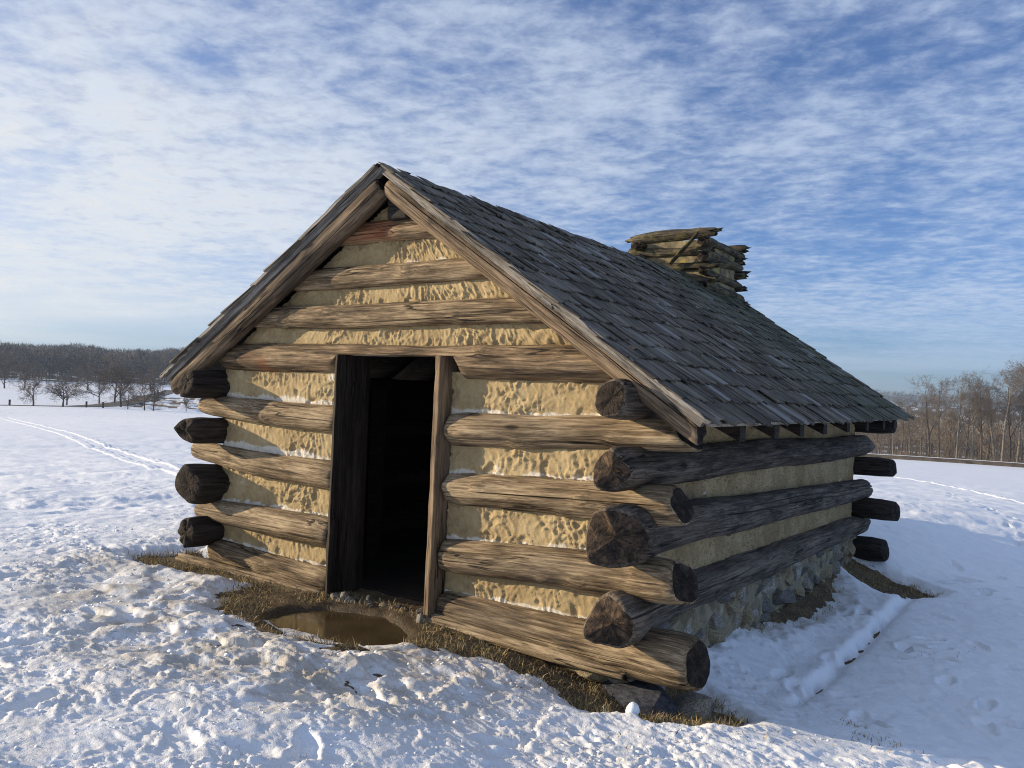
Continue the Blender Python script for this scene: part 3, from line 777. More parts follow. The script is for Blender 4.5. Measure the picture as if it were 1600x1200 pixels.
# door frame: two boards set edgewise through the wall, and a stone threshold
def board(name, parent, mt, p, seed, jit=.004, seg=14):
    """p: 4 corners at the foot (x,y) and 4 at the top, with z0, z1"""
    (foot, top, z0, z1) = p
    rg = np.random.default_rng(seed); V = []
    for i in range(seg + 1):
        s = i / seg
        for (ax, ay), (bx, by) in zip(foot, top):
            V.append((ax + (bx - ax) * s + rg.normal(0, jit * .5), ay + (by - ay) * s + rg.normal(0, jit * .4), z0 + (z1 - z0) * s))
    F = [(0, 1, 2, 3)[::-1], tuple(4 * seg + k for k in range(4))]
    for i in range(seg):
        for k in range(4):
            a = 4 * i + k; b = 4 * i + (k + 1) % 4
            F.append((a, b, b + 4, a + 4))
    me = mesh_np(name, V, F, mt, False)
    o = obj(name, me, parent)
    md = o.modifiers.new('bevel', 'BEVEL'); md.width = .006; md.segments = 2; md.limit_method = 'ANGLE'
    return o
M_POSTZ = wood('door_board_upright', (.075, .053, .036), (.25, .175, .108), (.38, .285, .18), axis=2)
M_POST_SHADEZ = wood('door_board_upright_shade', (.007, .006, .005), (.020, .016, .013), (.050, .040, .031), axis=2)
# left board is turned a little; its near-black colour paints in its shade
board('door_post', cabin, M_POST_SHADEZ, ([(-.545, -.15), (-.470, -.205), (-.448, .10), (-.53, .10)], [(-.53, -.15), (-.452, -.205), (-.430, .10), (-.515, .10)], .06, 1.975), 1)
board('door_post', cabin, M_POSTZ, ([(.490, -.195), (.538, -.195), (.548, .10), (.500, .10)], [(.512, -.195), (.560, -.195), (.566, .10), (.520, .10)], .10, 1.975), 2)

def rock_mesh(name, seed, sub=2):
    rg = np.random.default_rng(seed)
    import bmesh
    bm = bmesh.new(); bmesh.ops.create_icosphere(bm, subdivisions=sub, radius=1.)
    P = np.array([v.co[:] for v in bm.verts])
    P = P / (np.abs(P) ** 4).sum(1)[:, None] ** .25
    for k in range(9):
        n = rg.normal(size=3); n /= np.linalg.norm(n); d = rg.uniform(.62, .95)
        s = P @ n; ov = np.clip(s - d, 0, None); P = P - ov[:, None] * n * .93
    P += rg.normal(0, .025, P.shape)
    for v, p in zip(bm.verts, P): v.co = p
    me = bpy.data.meshes.new(name); bm.to_mesh(me); bm.free()
    me.materials.append(M_STONE)
    return me
ROCKS = [rock_mesh('stone', 500 + k) for k in range(9)]
def stone(parent, loc, size, rot=None, rg=random):
    o = obj('stone', ROCKS[rg.randrange(9)], parent)
    o.location = loc; o.scale = size
    o.rotation_euler = rot or (rg.uniform(-.4, .4), rg.uniform(-.5, .5), rg.uniform(-.3, .3))
    return o
random.seed(11)
V, F = box_v(1.80, 2.045, .22, 6.12, -.60, .36), BOXF
foundation = obj('foundation', mesh_np('foundation', V, F, M_MORT, False), cabin)
def side_top(y): return .41 - .168 * (y + .42) / 7.04 - .085
for row in range(6):
    y = .15 + random.random() * .1
    while y < 6.15:
        w = random.uniform(.12, .40); h = random.uniform(.055, .115)
        z = side_top(y) - .05 - row * .140 + random.uniform(-.03, .03)
        if z > -.62:
            stone(foundation, (1.985 + random.uniform(-.03, .03), y + w / 2, z), (random.uniform(.09, .13), w * .52, h))
        y += w * random.uniform(.84, 1.0)
# corner rock and rubble under the near end of the front sill
slate = stone(foundation, (2.10, -.06, -.125), (.27, .20, .115), (.1, .05, -.2))
slate.data = ROCKS[3].copy(); slate.data.materials.clear(); slate.data.materials.append(flat_mat('dark_slate', (.022, .025, .034), (.075, .080, .095), 7.)); slate['label'] = 'dark blue-black corner rock'
for x, y, z, s in ((1.80, -.02, -.02, .12), (1.62, .0, .0, .10), (2.36, .10, -.16, .13), (1.95, .02, .0, .10), (1.42, .02, .0, .09), (1.22, .03, .03, .08), (2.0, .22, -.1, .16)):
    stone(foundation, (x, y, z), (s * 1.2, s, s * .7))
V, F = join([(box_v(-.40, .50, -.10, .16, -.1, .060), BOXF)])
threshold = obj('threshold', mesh_np('threshold', V, F, M_MORT, False), cabin)
for k in range(46):
    s = random.uniform(.018, .042)
    stone(threshold, (random.uniform(-.48, .58), random.uniform(-.24, -.06), (.085 + random.uniform(-.015, .02))), (s * 1.3, s, s * .7), (random.uniform(0, 3),) * 3)

obj('earth_floor', mesh_np('earth_floor', box_v(-1.88, 1.88, .175, 6.13, -.2, .125), BOXF, M_CORE, False), cabin)  # floor added near-black, its colour standing in for the doorway's shade
# ------------------------------------------------------------------ roof
def slope_frame(sgn):
    """local x runs along the eave, local y down the slope, z out of the roof"""
    ez = EAVE_R if sgn > 0 else EAVE_L
    dn = Vector((sgn * EAVE_X, 0, ez - APEX_Z)); L = dn.length; dn.normalize()
    xa = Vector((0, -sgn, 0)) if False else Vector((0, -1., 0)) * (-1 if sgn > 0 else 1)
    n = xa.cross(dn)
    if n.z < 0: xa = -xa; n = -n
    o = Vector((0, 0, APEX_Z))
    return Matrix(((xa.x, dn.x, n.x, o.x), (xa.y, dn.y, n.y, o.y), (xa.z, dn.z, n.z, o.z), (0, 0, 0, 1))), L, xa
MR, LR, XR_ = slope_frame(1); ML, LL, XL_ = slope_frame(-1)
def slab(Mx, L, xa, y0, y1, z0, z1, s0=0., s1=None):
    s1 = L if s1 is None else s1
    a, b = sorted((y0 * xa.y, y1 * xa.y))
    return [tuple(Mx @ Vector(v)) for v in box_v(a, b, s0, s1, z0, z1)], BOXF
V, F = join([slab(MR, LR, XR_, Y_ROOF0 + .05, Y_ROOF1 - .03, -.060, -.034, .02, LR - .05), slab(ML, LL, XL_, Y_ROOF0 + .05, Y_ROOF1 - .03, -.060, -.034, .02, LL - .05)])
roof = obj('roof', mesh_np('roof', V, F, M_BOARD_SHADE, False), cabin)
def shingle_mesh(seed, w=1., l=.46):
    """split wooden shingle, local x across, y down the slope, butt at y=0; 3 columns x 3 rows, tapered and cupped"""
    rg = np.random.default_rng(seed)
    xs = np.array([-.5, -.17, .17, .5]) * w; ys = np.array([-l, -.16, 0.])
    V = []; curl = rg.uniform(-.004, .012)
    for lay in (0, 1):
        for i, yy in enumerate(ys):
            for j, xx in enumerate(xs):
                tk = .004 + .007 * (yy + l) / l
                cup = curl * (2 * xx / w) ** 2 * (1 + yy / l)
                jag = rg.normal(0, .010) if i == 2 and lay == 0 else 0
                if i == 2: jy = jagrow[j] if lay == 1 else 0
                V.append([xx + rg.normal(0, .002), yy, cup + (tk if lay else 0)])
                if i == 2 and lay == 0: V[-1][1] += jag
                if i == 2 and lay == 1: V[-1][1] = V[8 + j][1] + rg.normal(0, .002)
                if i == 2 and lay == 0:
                    pass
        if lay == 0: jagrow = [V[8 + j][1] for j in range(4)]
    F = []
    for i in range(2):
        for j in range(3):
            a = i * 4 + j
            F.append((a, a + 4, a + 5, a + 1)); F.append((12 + a, 13 + a, 17 + a, 16 + a))
    for j in range(3): F += [(j, j + 1, j + 13, j + 12), (8 + j + 1, 8 + j, 20 + j, 21 + j)]
    for i in range(2): F += [(4 * i + 4, 4 * i, 4 * i + 12, 4 * i + 16), (4 * i + 3, 4 * i + 7, 4 * i + 19, 4 * i + 15)]
    return np.array(V), F
WIDTHS = (.065, .085, .11, .135)
SV = {(w, k): shingle_mesh(600 + k + int(w * 1000), w, .46 if k < 4 else .19 if k < 8 else .37) for w in WIDTHS for k in range(12)}
SM = {key: mesh_np('shingle', v, f, M_SHING, False) for key, (v, f) in SV.items()}
def lay_shingles(Mx, L, xa, seed, single_budget):
    rg = random.Random(seed); items = []
    nC = 15; expo = (L + .02) / nC
    for c in range(nC):
        s = (c + 1) * expo + .0
        y = Y_ROOF0 - .02 + rg.uniform(-.03, .02)
        sag = 0
        while y < Y_ROOF1:
            w = rg.choice(WIDTHS)
            yc = y + w / 2
            tip = rg.gauss(0, .010)
            items.append((yc, s + rg.gauss(0, .016) + (0.02 if c == nC - 1 else 0), w, rg.randrange(4) + (4 if c == 0 else 8 if c == 1 else 0), rg.gauss(0, .018), rg.gauss(0, .010), math.atan(.020 / .46) + tip * .5 - abs(rg.gauss(0, .006)), c))
            y += w + rg.uniform(.000, .006)
    out = []
    for yc, s, w, k, rz, rx, tilt, c in items:
        if c == 0: s += .045 if seed == 22 else .012
        # sag of the old ridge and roof plane
        z = -.008 + rg.gauss(0, .003) - .012 * math.sin(math.pi * (yc - Y_ROOF0) / (Y_ROOF1 - Y_ROOF0))
        m = Mx @ Matrix.Translation((yc * xa.y, s, z)) @ Matrix.Rotation(rz, 4, 'Z') @ Matrix.Rotation(tilt, 4, 'X') @ Matrix.Rotation(rx, 4, 'Y')
        p = m.translation
        out.append(((p - CAM).length, m, (w, k)))
    out.sort(key=lambda t: t[0])
    for d_, m, key in out[:single_budget]: obj('shingle', SM[key], roof, m)
    inv = Mx.inverted(); parts = []
    for d_, m, key in out[single_budget:]:
        v, f = SV[key]; mm = inv @ m
        parts.append(([tuple(mm @ Vector(q)) for q in v.tolist()], f))
    V, F = join(parts)
    tag(obj('shingle_field', mesh_np('shingle_field', V, F, M_SHING, False), roof, Mx), kind='stuff')
lay_shingles(MR, LR, XR_, 21, 300)
lay_shingles(ML, LL, XL_, 22, 0)
# round rake poles under the front edge, grey boards on them
def rp(x, off): return roof_z(x, off)
yk = -.195
log('rake_pole', roof, (2.50, yk, rp(2.50, .135)), (.02, yk + .01, rp(.02, .155)), .082, .088, 401, [M_POLE, M_ENDD], cracks=2, face=0., knots=3, tilt0=(0, .6), tilt1=(0, 0))
log('rake_pole', roof, (-2.50, yk, rp(-2.50, .150)), (-.03, yk, rp(-.03, .155)), .082, .088, 402, [M_POLE, M_ENDD], cracks=2, knots=2, tilt0=(0, .4))
def rake_board(sgn, s0, s1, y0, y1, z0, z1, seed):
    Mx, L, xa = (MR, LR, XR_) if sgn > 0 else (ML, LL, XL_)
    a, b = sorted((y0 * xa.y, y1 * xa.y)); rg = np.random.default_rng(seed); V = []
    seg = 16
    for i in range(seg + 1):
        s = s0 + (s1 - s0) * i / seg; o1 = rg.normal(0, .0035); o2 = rg.normal(0, .003)
        V += [(a + o1, s, z0 + o2), (b + o1, s, z0 + o2), (b + o1, s, z1 + o2), (a + o1, s, z1 + o2)]
    F = [(0, 1, 2, 3), tuple(4 * seg + k for k in (3, 2, 1, 0))]
    for i in range(seg):
        for k in range(4): F.append((4 * i + k, 4 * i + 4 + k, 4 * i + 4 + (k + 1) % 4, 4 * i + (k + 1) % 4))
    obj('rake_board', mesh_np('rake_board', V, F, M_GREYY, False), roof, Mx)
M_GREYY = wood('grey_board_slope', (.06, .056, .052), (.17, .157, .140), (.36, .335, .30), axis=1)
for sgn, L in ((1, LR), (-1, LL)):
    rake_board(sgn, .03, L - .03, Y_ROOF0 + .005, Y_ROOF0 + .045, -.075, -.028, 410 + sgn)
    rake_board(sgn, .05, L * .80, Y_ROOF0 - .030, Y_ROOF0 + .004, -.030, -.004, 420 + sgn)
    rake_board(sgn, L * .80 + .015, L + .01, Y_ROOF0 - .026, Y_ROOF0 + .004, -.032, -.008, 430 + sgn)
# eave board, rafters, ridge beam
V, F = slab(MR, LR, XR_, Y_ROOF0 + .06, Y_ROOF1 - .04, -.058, -.036, LR - .049, LR - .005)
obj('eave_board', mesh_np('eave_board', V, F, M_GREY, False), roof)
def rafter(sgn, y, w=.10, d=.13):
    L = LR if sgn > 0 else LL
    xe = 2.47; z = lambda x, o: roof_z(sgn * x, o)
    poly = [(sgn * .05, z(.05, .075)), (sgn * xe, z(xe, .075)), (sgn * xe, z(xe, .075) - d * 1.25), (sgn * 2.05, z(2.05, .075) - d * 1.9), (sgn * .05, z(.05, .075) - d * 1.2)]
    if sgn > 0: poly = poly[::-1]
    V, F = prism(poly, y - w / 2, y + w / 2)
    obj('rafter', mesh_np('rafter', V, F, M_LOG_SHADE, False), roof)
for y in (.62, 1.38, 2.06, 2.80, 3.70, 4.6, 5.5, 6.2):
    rafter(1, y, .12); rafter(-1, y, .12)
V, F = box_v(-.03, .17, -.175, 6.45, 2.985, 3.16), BOXF
o = obj('ridge_beam', mesh_np('ridge_beam', V, F, M_BOARD_SHADE, False), roof)
md = o.modifiers.new('bevel', 'BEVEL'); md.width = .02; md.segments = 2

# ------------------------------------------------------------------ chimney: crib of split sticks daubed with clay
CXA, CXB, CYA, CYB, CTOP = -.64, .38, 5.32, 6.50, 3.88
V, F = join([(box_v(CXA + .03, CXA + .20, CYA + .03, CYB - .03, -.1, CTOP - .10), BOXF), (box_v(CXB - .20, CXB - .03, CYA + .03, CYB - .03, -.1, CTOP - .12), BOXF),
             (box_v(CXA + .201, CXB - .201, CYA + .032, CYA + .20, -.1, CTOP - .11), BOXF), (box_v(CXA + .201, CXB - .201, CYB - .20, CYB - .032, -.1, CTOP - .13), BOXF)])
chimney = obj('chimney', mesh_np('chimney', V, F, M_CCLAY, False), cabin)
rg = random.Random(77)
z = CTOP - .05; k = 0
while z > .2:
    vis = z > 2.6
    for q in range(2):
        r = rg.uniform(.072, .098)
        e0, e1 = rg.uniform(.04, .14), rg.uniform(.06, .22)
        kw = dict(nseg=12 if vis else 7, step=.09 if vis else .4, cracks=2 if vis else 0, rough=.32, bend=.03, knots=1, jag=.12 if vis else .02, sq=rg.uniform(.62, .85))
        dz_ = rg.uniform(-.012, .012)
        if k % 2 == 0:
            y = CYA + .05 if q == 0 else CYB - .05
            log('stick', chimney, (CXA - e0, y + rg.uniform(-.02, .02), z + dz_), (CXB + e1 * .5, y + rg.uniform(-.02, .02), z - dz_), r, r * .85, 700 + k * 2 + q, [M_CHIM, M_ENDD], **kw)
        else:
            x = CXB - .05 if q == 0 else CXA + .05
            log('stick', chimney, (x, CYA - e0, z + dz_), (x + rg.uniform(-.02, .02), CYB + e1, z - dz_), r, r * .85, 700 + k * 2 + q, [M_CHIM, M_ENDD], **kw)
    z -= rg.uniform(.088, .104); k += 1
# loose slab leaning over the front, a splintered top piece
log('stick', chimney, (-.10, CYA - .10, 3.46), (.26, CYA - .09, 3.84), .045, .032, 790, [M_CHIM, M_ENDD], nseg=10, cracks=1, rough=.15, jag=.05, knots=0, sq=.6)
log('stick', chimney, (.10, CYA + .02, 3.86), (.50, CYA + .06, 3.885), .035, .040, 791, [M_CHIM, M_ENDD], nseg=10, cracks=1, rough=.2, jag=.08, knots=0, sq=.6)
log('stick', chimney, (-.80, CYA + .06, 3.82), (-.42, CYA + .04, 3.86), .034, .030, 792, [M_CHIM, M_ENDD], nseg=10, cracks=1, rough=.2, jag=.08, knots=0, sq=.7)

# ------------------------------------------------------------------ bunk inside the doorway
bunk = tag(empty('bunk', (-1.6, 2.3, .1)), 'dark plank bunk shelves against the left wall inside the doorway', 'bunk')
def bbox(name, x0, x1, y0, y1, z0, z1):
    o = obj(name, mesh_np(name, [(x + 1.6, y - 2.3, z - .1) for x, y, z in box_v(x0, x1, y0, y1, z0, z1)], BOXF, M_BOARD_SHADE, False), bunk)
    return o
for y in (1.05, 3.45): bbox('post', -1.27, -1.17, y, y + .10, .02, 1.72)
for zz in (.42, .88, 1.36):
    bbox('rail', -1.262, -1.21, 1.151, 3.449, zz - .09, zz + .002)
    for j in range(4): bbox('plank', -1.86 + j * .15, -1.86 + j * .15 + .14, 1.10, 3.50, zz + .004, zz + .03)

# ------------------------------------------------------------------ bare trees
def tube(p0, p1, ra, rb, n):
    d = p1 - p0; L = np.linalg.norm(d) + 1e-9; d = d / L
    a = np.array([0, 0, 1.]) if abs(d[2]) < .9 else np.array([1., 0, 0])
    u = np.cross(d, a); u /= np.linalg.norm(u); v = np.cross(d, u)
    t = np.arange(n) * 2 * math.pi / n
    c = np.cos(t)[:, None] * u + np.sin(t)[:, None] * v
    return np.concatenate([p0 + c * ra, p1 + c * rb])
def make_tree(seed, H, spread, trunk_h, r0, style):
    """returns trunk (V,F) and crown (V,F)"""
    rg = np.random.default_rng(seed)
    parts = {0: ([], []), 1: ([], [])}
    cnt = [0, 0]
    def seg(w, p0, p1, ra, rb, n):
        V, F = parts[w]; b = cnt[w]
        V.append(tube(p0, p1, ra, rb, n)); cnt[w] += 2 * n
        for k in range(n): F.append((b + k, b + (k + 1) % n, b + n + (k + 1) % n, b + n + k))
    def grow(p, d, L, r, lev):
        nseg = (7, 5, 4, 3, 2)[lev]; n = (8, 5, 4, 3, 3)[lev]
        pts = [p]; rad = [r]
        for i in range(nseg):
            wob = rg.normal(0, (.05, .13, .18, .22, .25)[lev], 3)
            upb = (.10, .07, .05, .03, .0)[lev] if style == 'tall' else (.05, .04, .03, .0, -.02)[lev]
            d = d + wob + np.array([0, 0, upb]); d /= np.linalg.norm(d)
            p = p + d * L / nseg; pts.append(p); rad.append(r * (1 - .78 * (i + 1) / nseg))
            seg(0 if lev < 2 else 1, pts[-2], p, rad[-2], rad[-1], n)
        if lev == 4: return
        nch = {'tall': (11, 7, 6, 4), 'spread': (10, 7, 6, 4)}[style][lev]
        for c in range(nch):
            f = rg.uniform((trunk_h if lev == 0 else .25), 1.0); i = min(int(f * nseg), nseg - 1); q = f * nseg - i
            bp = pts[i] + (pts[i + 1] - pts[i]) * q; br = rad[i] + (rad[i + 1] - rad[i]) * q
            ax = pts[i + 1] - pts[i]; ax /= np.linalg.norm(ax)
            o = rg.normal(size=3); o -= ax * (o @ ax); o /= np.linalg.norm(o)
            ang = rg.uniform(.45, .95) if style == 'spread' else rg.uniform(.38, .92)
            if lev == 0 and style == 'spread': ang = rg.uniform(.7, 1.25)
            nd = ax * math.cos(ang) + o * math.sin(ang)
            ln = {0: spread * (1.15 - .55 * f), 1: L * .62, 2: L * .60, 3: L * .55}[lev] * rg.uniform(.7, 1.15)
            grow(bp, nd, ln, max(br * rg.uniform(.5, .72), .017 if style == 'spread' else .015), lev + 1)
    grow(np.zeros(3) - np.array([0, 0, .2]), np.array([rg.normal(0, .05), rg.normal(0, .05), 1.]), H, r0, 0)
    return [(np.concatenate(V), F) for V, F in (parts[0], parts[1])]
def tree_proto(seed, H, spread, trunk_h, r0, style, bark, twig):
    (tv, tf), (cv, cf) = make_tree(seed, H, spread, trunk_h, r0, style)
    return mesh_np('trunk', tv, tf, bark), mesh_np('crown', cv, cf, twig)
SPREAD = [tree_proto(800 + k, 4.5, 3.5, .22, .20, 'spread', M_BARK, M_TWIG) for k in range(4)]
TALL = [tree_proto(820 + k, 16., 5.0, .33, .24, 'tall', M_BARKP if k % 2 == 0 else M_BARK, M_TWIGB) for k in range(5)]
def polar(px, dist):
    az = YAW + math.atan((px - 800) / 1307.4)
    return CX + dist * math.sin(az), CY + dist * math.cos(az)
def tree(proto, x, y, s, rz, label, group, lean=0.):
    t = empty('bare_tree', (x, y, gh(x, y) - .1)); t.scale = (s[0], s[0], s[1]); t.rotation_euler = (lean, 0, rz)
    tag(t, label, 'tree', group)
    obj('trunk', proto[0], t); obj('crown', proto[1], t)
LT = 'bare trees along the road on the left'
for px, d_, k, sx, sz, rz, lb in (
        (54, 172, 0, .95, .95, .3, 'small round-crowned bare tree standing alone, leftmost on the far snowfield'),
        (100, 168, 1, 1.05, 1.0, 1.1, 'spreading bare tree beside the road, second from the left edge'),
        (106, 182, 2, 1.0, .95, 2.2, 'bare tree just behind the second spreading tree from the left edge'),
        (157, 196, 3, 1.0, 1.25, .5, 'upright bare tree at left of the tall cluster beside the road'),
        (181, 204, 0, 1.35, 1.6, 2.9, 'tall bare tree in the middle of the cluster beside the road'),
        (191, 184, 1, 1.35, 1.6, 4.0, 'tallest broad bare tree of the roadside cluster'),
        (202, 164, 2, .62, .85, 5.1, 'slim young bare tree just right of the tall roadside cluster'),
        (228, 156, 3, .80, .95, .9, 'thin bare tree, left of the close pair near the cabin roof edge'),
        (242, 156, 0, .72, .95, 3.3, 'thin bare tree, right of the close pair near the cabin roof edge'),
        (293, 158, 1, .38, .55, 2.0, 'tiny bare sapling seen beneath the left eave of the cabin')):
    tree(SPREAD[k], *polar(px, d_), (sx * .88, sz * .86), rz, lb, LT)
BT = 'tall bare trees at the far edge of the left field'
rg = random.Random(31)
for i, px in enumerate((8, 40, 138, 236)):
    tree(SPREAD[i % 4], *polar(px, rg.uniform(290, 345)), (rg.uniform(1.2, 1.6), rg.uniform(1.2, 1.6)), rg.uniform(0, 6),
         ('dusky tree below the wooded hill, %s' % ('leftmost of its row', 'second from the left of its row', 'second from the right of its row', 'rightmost of its row')[i]), BT)
RT = 'tall bare trees along the right edge of the snowfield'
rw = [(1372, 150, 3, .5), (1398, 152, 0, .62), (1412, 158, 3, .74), (1426, 154, 1, .70), (1441, 163, 4, .82), (1455, 155, 1, .98), (1470, 152, 3, .98), (1484, 170, 2, .86), (1497, 156, 0, 1.02), (1512, 165, 4, .96),
      (1524, 154, 2, 1.06), (1537, 160, 1, .98), (1548, 172, 3, 1.0), (1560, 156, 4, 1.02), (1569, 153, 0, 1.08), (1581, 164, 1, 1.12), (1592, 156, 2, 1.20), (1606, 160, 3, 1.22), (1622, 155, 0, 1.15), (1640, 160, 1, 1.2), (1670, 158, 4, 1.15)]
ordw = ['first', 'second', 'third', 'fourth', 'fifth', 'sixth', 'seventh', 'eighth', 'ninth', 'tenth', 'eleventh', 'twelfth', 'thirteenth', 'fourteenth', 'fifteenth', 'sixteenth', 'seventeenth', 'eighteenth', 'nineteenth', 'twentieth', 'twenty-first']
for i, (px, d_, k, s) in enumerate(rw):
    tree(TALL[k], *polar(px, d_), (s * .80, s * .76), rg.uniform(0, 6), '%s bare tree, %s from the cabin along the right-hand wood edge' % ('pale-barked' if k % 2 == 0 else 'dark-barked', ordw[i]), RT)

# ------------------------------------------------------------------ woods and brush that read as one mass
def twig_mass(name, pts, hts, wid, nper, mat_, seed, trunk=True, leanup=.9, wscale=1.):
    """clouds of thin upright slivers (3-sided spikes) around each stem"""
    rg = np.random.default_rng(seed); n = len(pts)
    P = np.repeat(pts, nper, 0); H = np.repeat(hts, nper); Wd = np.repeat(wid, nper)
    m = len(P)
    f = rg.random(m) ** .8
    ang = rg.uniform(0, 2 * math.pi, m); rad = np.sqrt(rg.random(m))
    prof = np.sin(np.clip(f, .02, 1) * math.pi * .92) ** .7
    if not trunk: f = f * .25; prof = np.ones(m)
    st = P + np.stack([np.cos(ang) * rad * Wd * prof, np.sin(ang) * rad * Wd * prof, H * (.18 * trunk + (.82 if trunk else 1) * f)], 1)
    d = np.stack([np.cos(ang) * rad * .9 + rg.normal(0, .35, m), np.sin(ang) * rad * .9 + rg.normal(0, .35, m), np.full(m, leanup) + rg.normal(0, .3, m)], 1)
    d /= np.linalg.norm(d, axis=1)[:, None]
    L = H * rg.uniform(.10, .24, m) * (1 if trunk else 3.2)
    en = st + d * L[:, None]
    side_ = np.cross(d, rg.normal(size=(m, 3))); side_ /= np.linalg.norm(side_, axis=1)[:, None]
    oth = np.cross(d, side_)
    w = (H * .006 * rg.uniform(.5, 1.5, m) * wscale)[:, None]
    V = np.concatenate([st + side_ * w, st - side_ * w * .5 + oth * w * .85, st - side_ * w * .5 - oth * w * .85, en])
    i = np.arange(m)
    F = np.concatenate([np.stack([i, i + m, i + 3 * m], 1), np.stack([i + m, i + 2 * m, i + 3 * m], 1), np.stack([i + 2 * m, i, i + 3 * m], 1)])
    if trunk:
        b = len(V); t0 = pts - np.array([0, 0, .4]); t1 = pts + np.stack([rg.normal(0, .4, n), rg.normal(0, .4, n), hts * .8], 1)
        tw = (hts * .016)[:, None]
        ex = np.array([[1., 0, 0]]); ey = np.array([[0, 1., 0]])
        V = np.concatenate([V, t0 + ex * tw, t0 - ex * tw * .5 + ey * tw * .85, t0 - ex * tw * .5 - ey * tw * .85, t1])
        i = np.arange(n)
        F = np.concatenate([F, np.stack([b + i, b + i + n, b + i + 3 * n], 1), np.stack([b + i + n, b + i + 2 * n, b + i + 3 * n], 1), np.stack([b + i + 2 * n, b + i, b + i + 3 * n], 1)])
    return tag(obj(name, mesh_np(name, V, F, mat_, False)), kind='stuff')
def scatter(n, az0, az1, d0, d1, seed, dens=None):
    rg = np.random.default_rng(seed)
    az = rg.uniform(az0, az1, n); d = np.sqrt(rg.uniform(d0 ** 2, d1 ** 2, n))
    x = CX + d * np.sin(az); y = CY + d * np.cos(az)
    return np.stack([x, y, base_h(x, y)], 1), rg
P, rgn = scatter(4200, R(-80), R(-46), 380, 760, 41)
o = twig_mass('hillside_wood', P, rgn.uniform(8, 13, len(P)), rgn.uniform(2.6, 4.4, len(P)), 55, M_FARW, 42, wscale=1.9)
tag(o, 'dusky leafless wood covering the long hill behind the left field', 'wood')
P, rgn = scatter(1100, R(-24), R(18), 160, 250, 43)
o = twig_mass('wood_thicket', P, rgn.uniform(4, 9.5, len(P)), rgn.uniform(1.4, 2.6, len(P)), 90, M_BRUSH, 44, wscale=.8)
tag(o, 'tan leafless thicket filling the gaps behind the right-hand trees', 'wood')
P, rgn = scatter(1500, R(-24), R(18), 153, 190, 45)
o = twig_mass('undergrowth', P, rgn.uniform(1.2, 3.2, len(P)), rgn.uniform(.5, 1.2, len(P)), 26, M_BRUSH, 46, trunk=False, leanup=.8, wscale=.8)
tag(o, 'brown tangled brush at the foot of the right-hand wood', 'undergrowth')
P, rgn = scatter(900, R(-30), R(20), 1150, 1700, 47)
o = twig_mass('distant_wood', P, rgn.uniform(12, 20, len(P)), rgn.uniform(6, 10, len(P)), 50, M_FARW, 48, wscale=2.6)
tag(o, 'low brown wooded ridge on the horizon beyond the right-hand trees', 'wood')
P, rgn = scatter(420, R(-60.5), R(-45), 180, 258, 49)
o = twig_mass('meadow_weeds', P, rgn.uniform(.5, 1.3, len(P)), rgn.uniform(.8, 1.8, len(P)), 24, M_WEED, 50, trunk=False, leanup=.8, wscale=1.4)
tag(o, 'brown dry weeds on the rough meadow past the road', 'weeds')
P, rgn = scatter(700, R(-66), R(-52), 92, 128, 51)
o = twig_mass('field_stalks', P, rgn.uniform(.18, .40, len(P)), rgn.uniform(.08, .2, len(P)), 3, M_WEED, 52, trunk=False, leanup=1.1)
tag(o, 'thin dry stalks poking through the snow of the left field', 'weeds')

# ------------------------------------------------------------------ road, bank, tracks, posts
def strip(name, pts, wid, lift, mat_, prof=None, n=60, kind='structure', on_snow=False):
    """a strip laid on the snow along a smooth line; prof: (offset, height) cross-section"""
    pts = np.array(pts, float); t = np.linspace(0, len(pts) - 1, n)
    i = np.clip(t.astype(int), 0, len(pts) - 2); f = S(t - i)[:, None] * 0 + (t - i)[:, None]
    P = pts[i] * (1 - f) + pts[i + 1] * f
    for _ in range(3): P[1:-1] = (P[:-2] + P[1:-1] * 2 + P[2:]) / 4
    d = np.gradient(P, axis=0); d /= np.linalg.norm(d, axis=1)[:, None]; nr = np.stack([-d[:, 1], d[:, 0]], 1)
    prof = prof or [(-.5, 0), (0, .02), (.5, 0)]
    V = []
    for o_, hh in prof:
        q = P + nr * o_ * wid
        zz = base_h(q[:, 0], q[:, 1])
        if on_snow: zz = zz + snow_depth_at(q[:, 0], q[:, 1])
        V.append(np.stack([q[:, 0], q[:, 1], zz + lift + hh], 1))
    k = len(prof); V = np.stack(V, 1).reshape(-1, 3)
    F = []
    for a in range(n - 1):
        for b in range(k - 1): F.append((a * k + b, a * k + b + 1, (a + 1) * k + b + 1, (a + 1) * k + b))
    return tag(obj(name, mesh_np(name, V, F, mat_)), kind=kind)
strip('road', [polar(-60, 176), polar(60, 174), polar(125, 176), polar(165, 186), polar(200, 208), polar(232, 250), polar(270, 330)], 5.0, .12, M_ROAD)
strip('earth_bank', [polar(1300, 147), polar(1400, 147), polar(1500, 148), polar(1600, 149), polar(1700, 150)], 1.0, -.1, M_BANK, prof=[(-1.6, 0), (-1.2, .55), (-.2, .75), (.8, .7), (1.6, -.1)])
strip('bank_snow', [polar(1300, 147.6), polar(1400, 147.6), polar(1500, 148.6), polar(1600, 149.6), polar(1700, 150.6)], 1.0, -.08, M_SNOW, prof=[(-.6, .62), (-.1, .80), (.8, .78), (1.4, .5)])
rut = [(-.8, -.06), (-.4, -.006), (-.2, .004), (.0, -.010), (.2, .002), (.4, -.006), (.8, -.06)]
tr = [(-75., 31.5), (-45., 19.4), (-30., 13.2), (-20.3, 9.0), (-13., 5.9), (-8.3, 3.9), (-5.6, 2.6)]
strip('ski_track', tr, .26, .022, M_SNOW, rut, 420, on_snow=True)
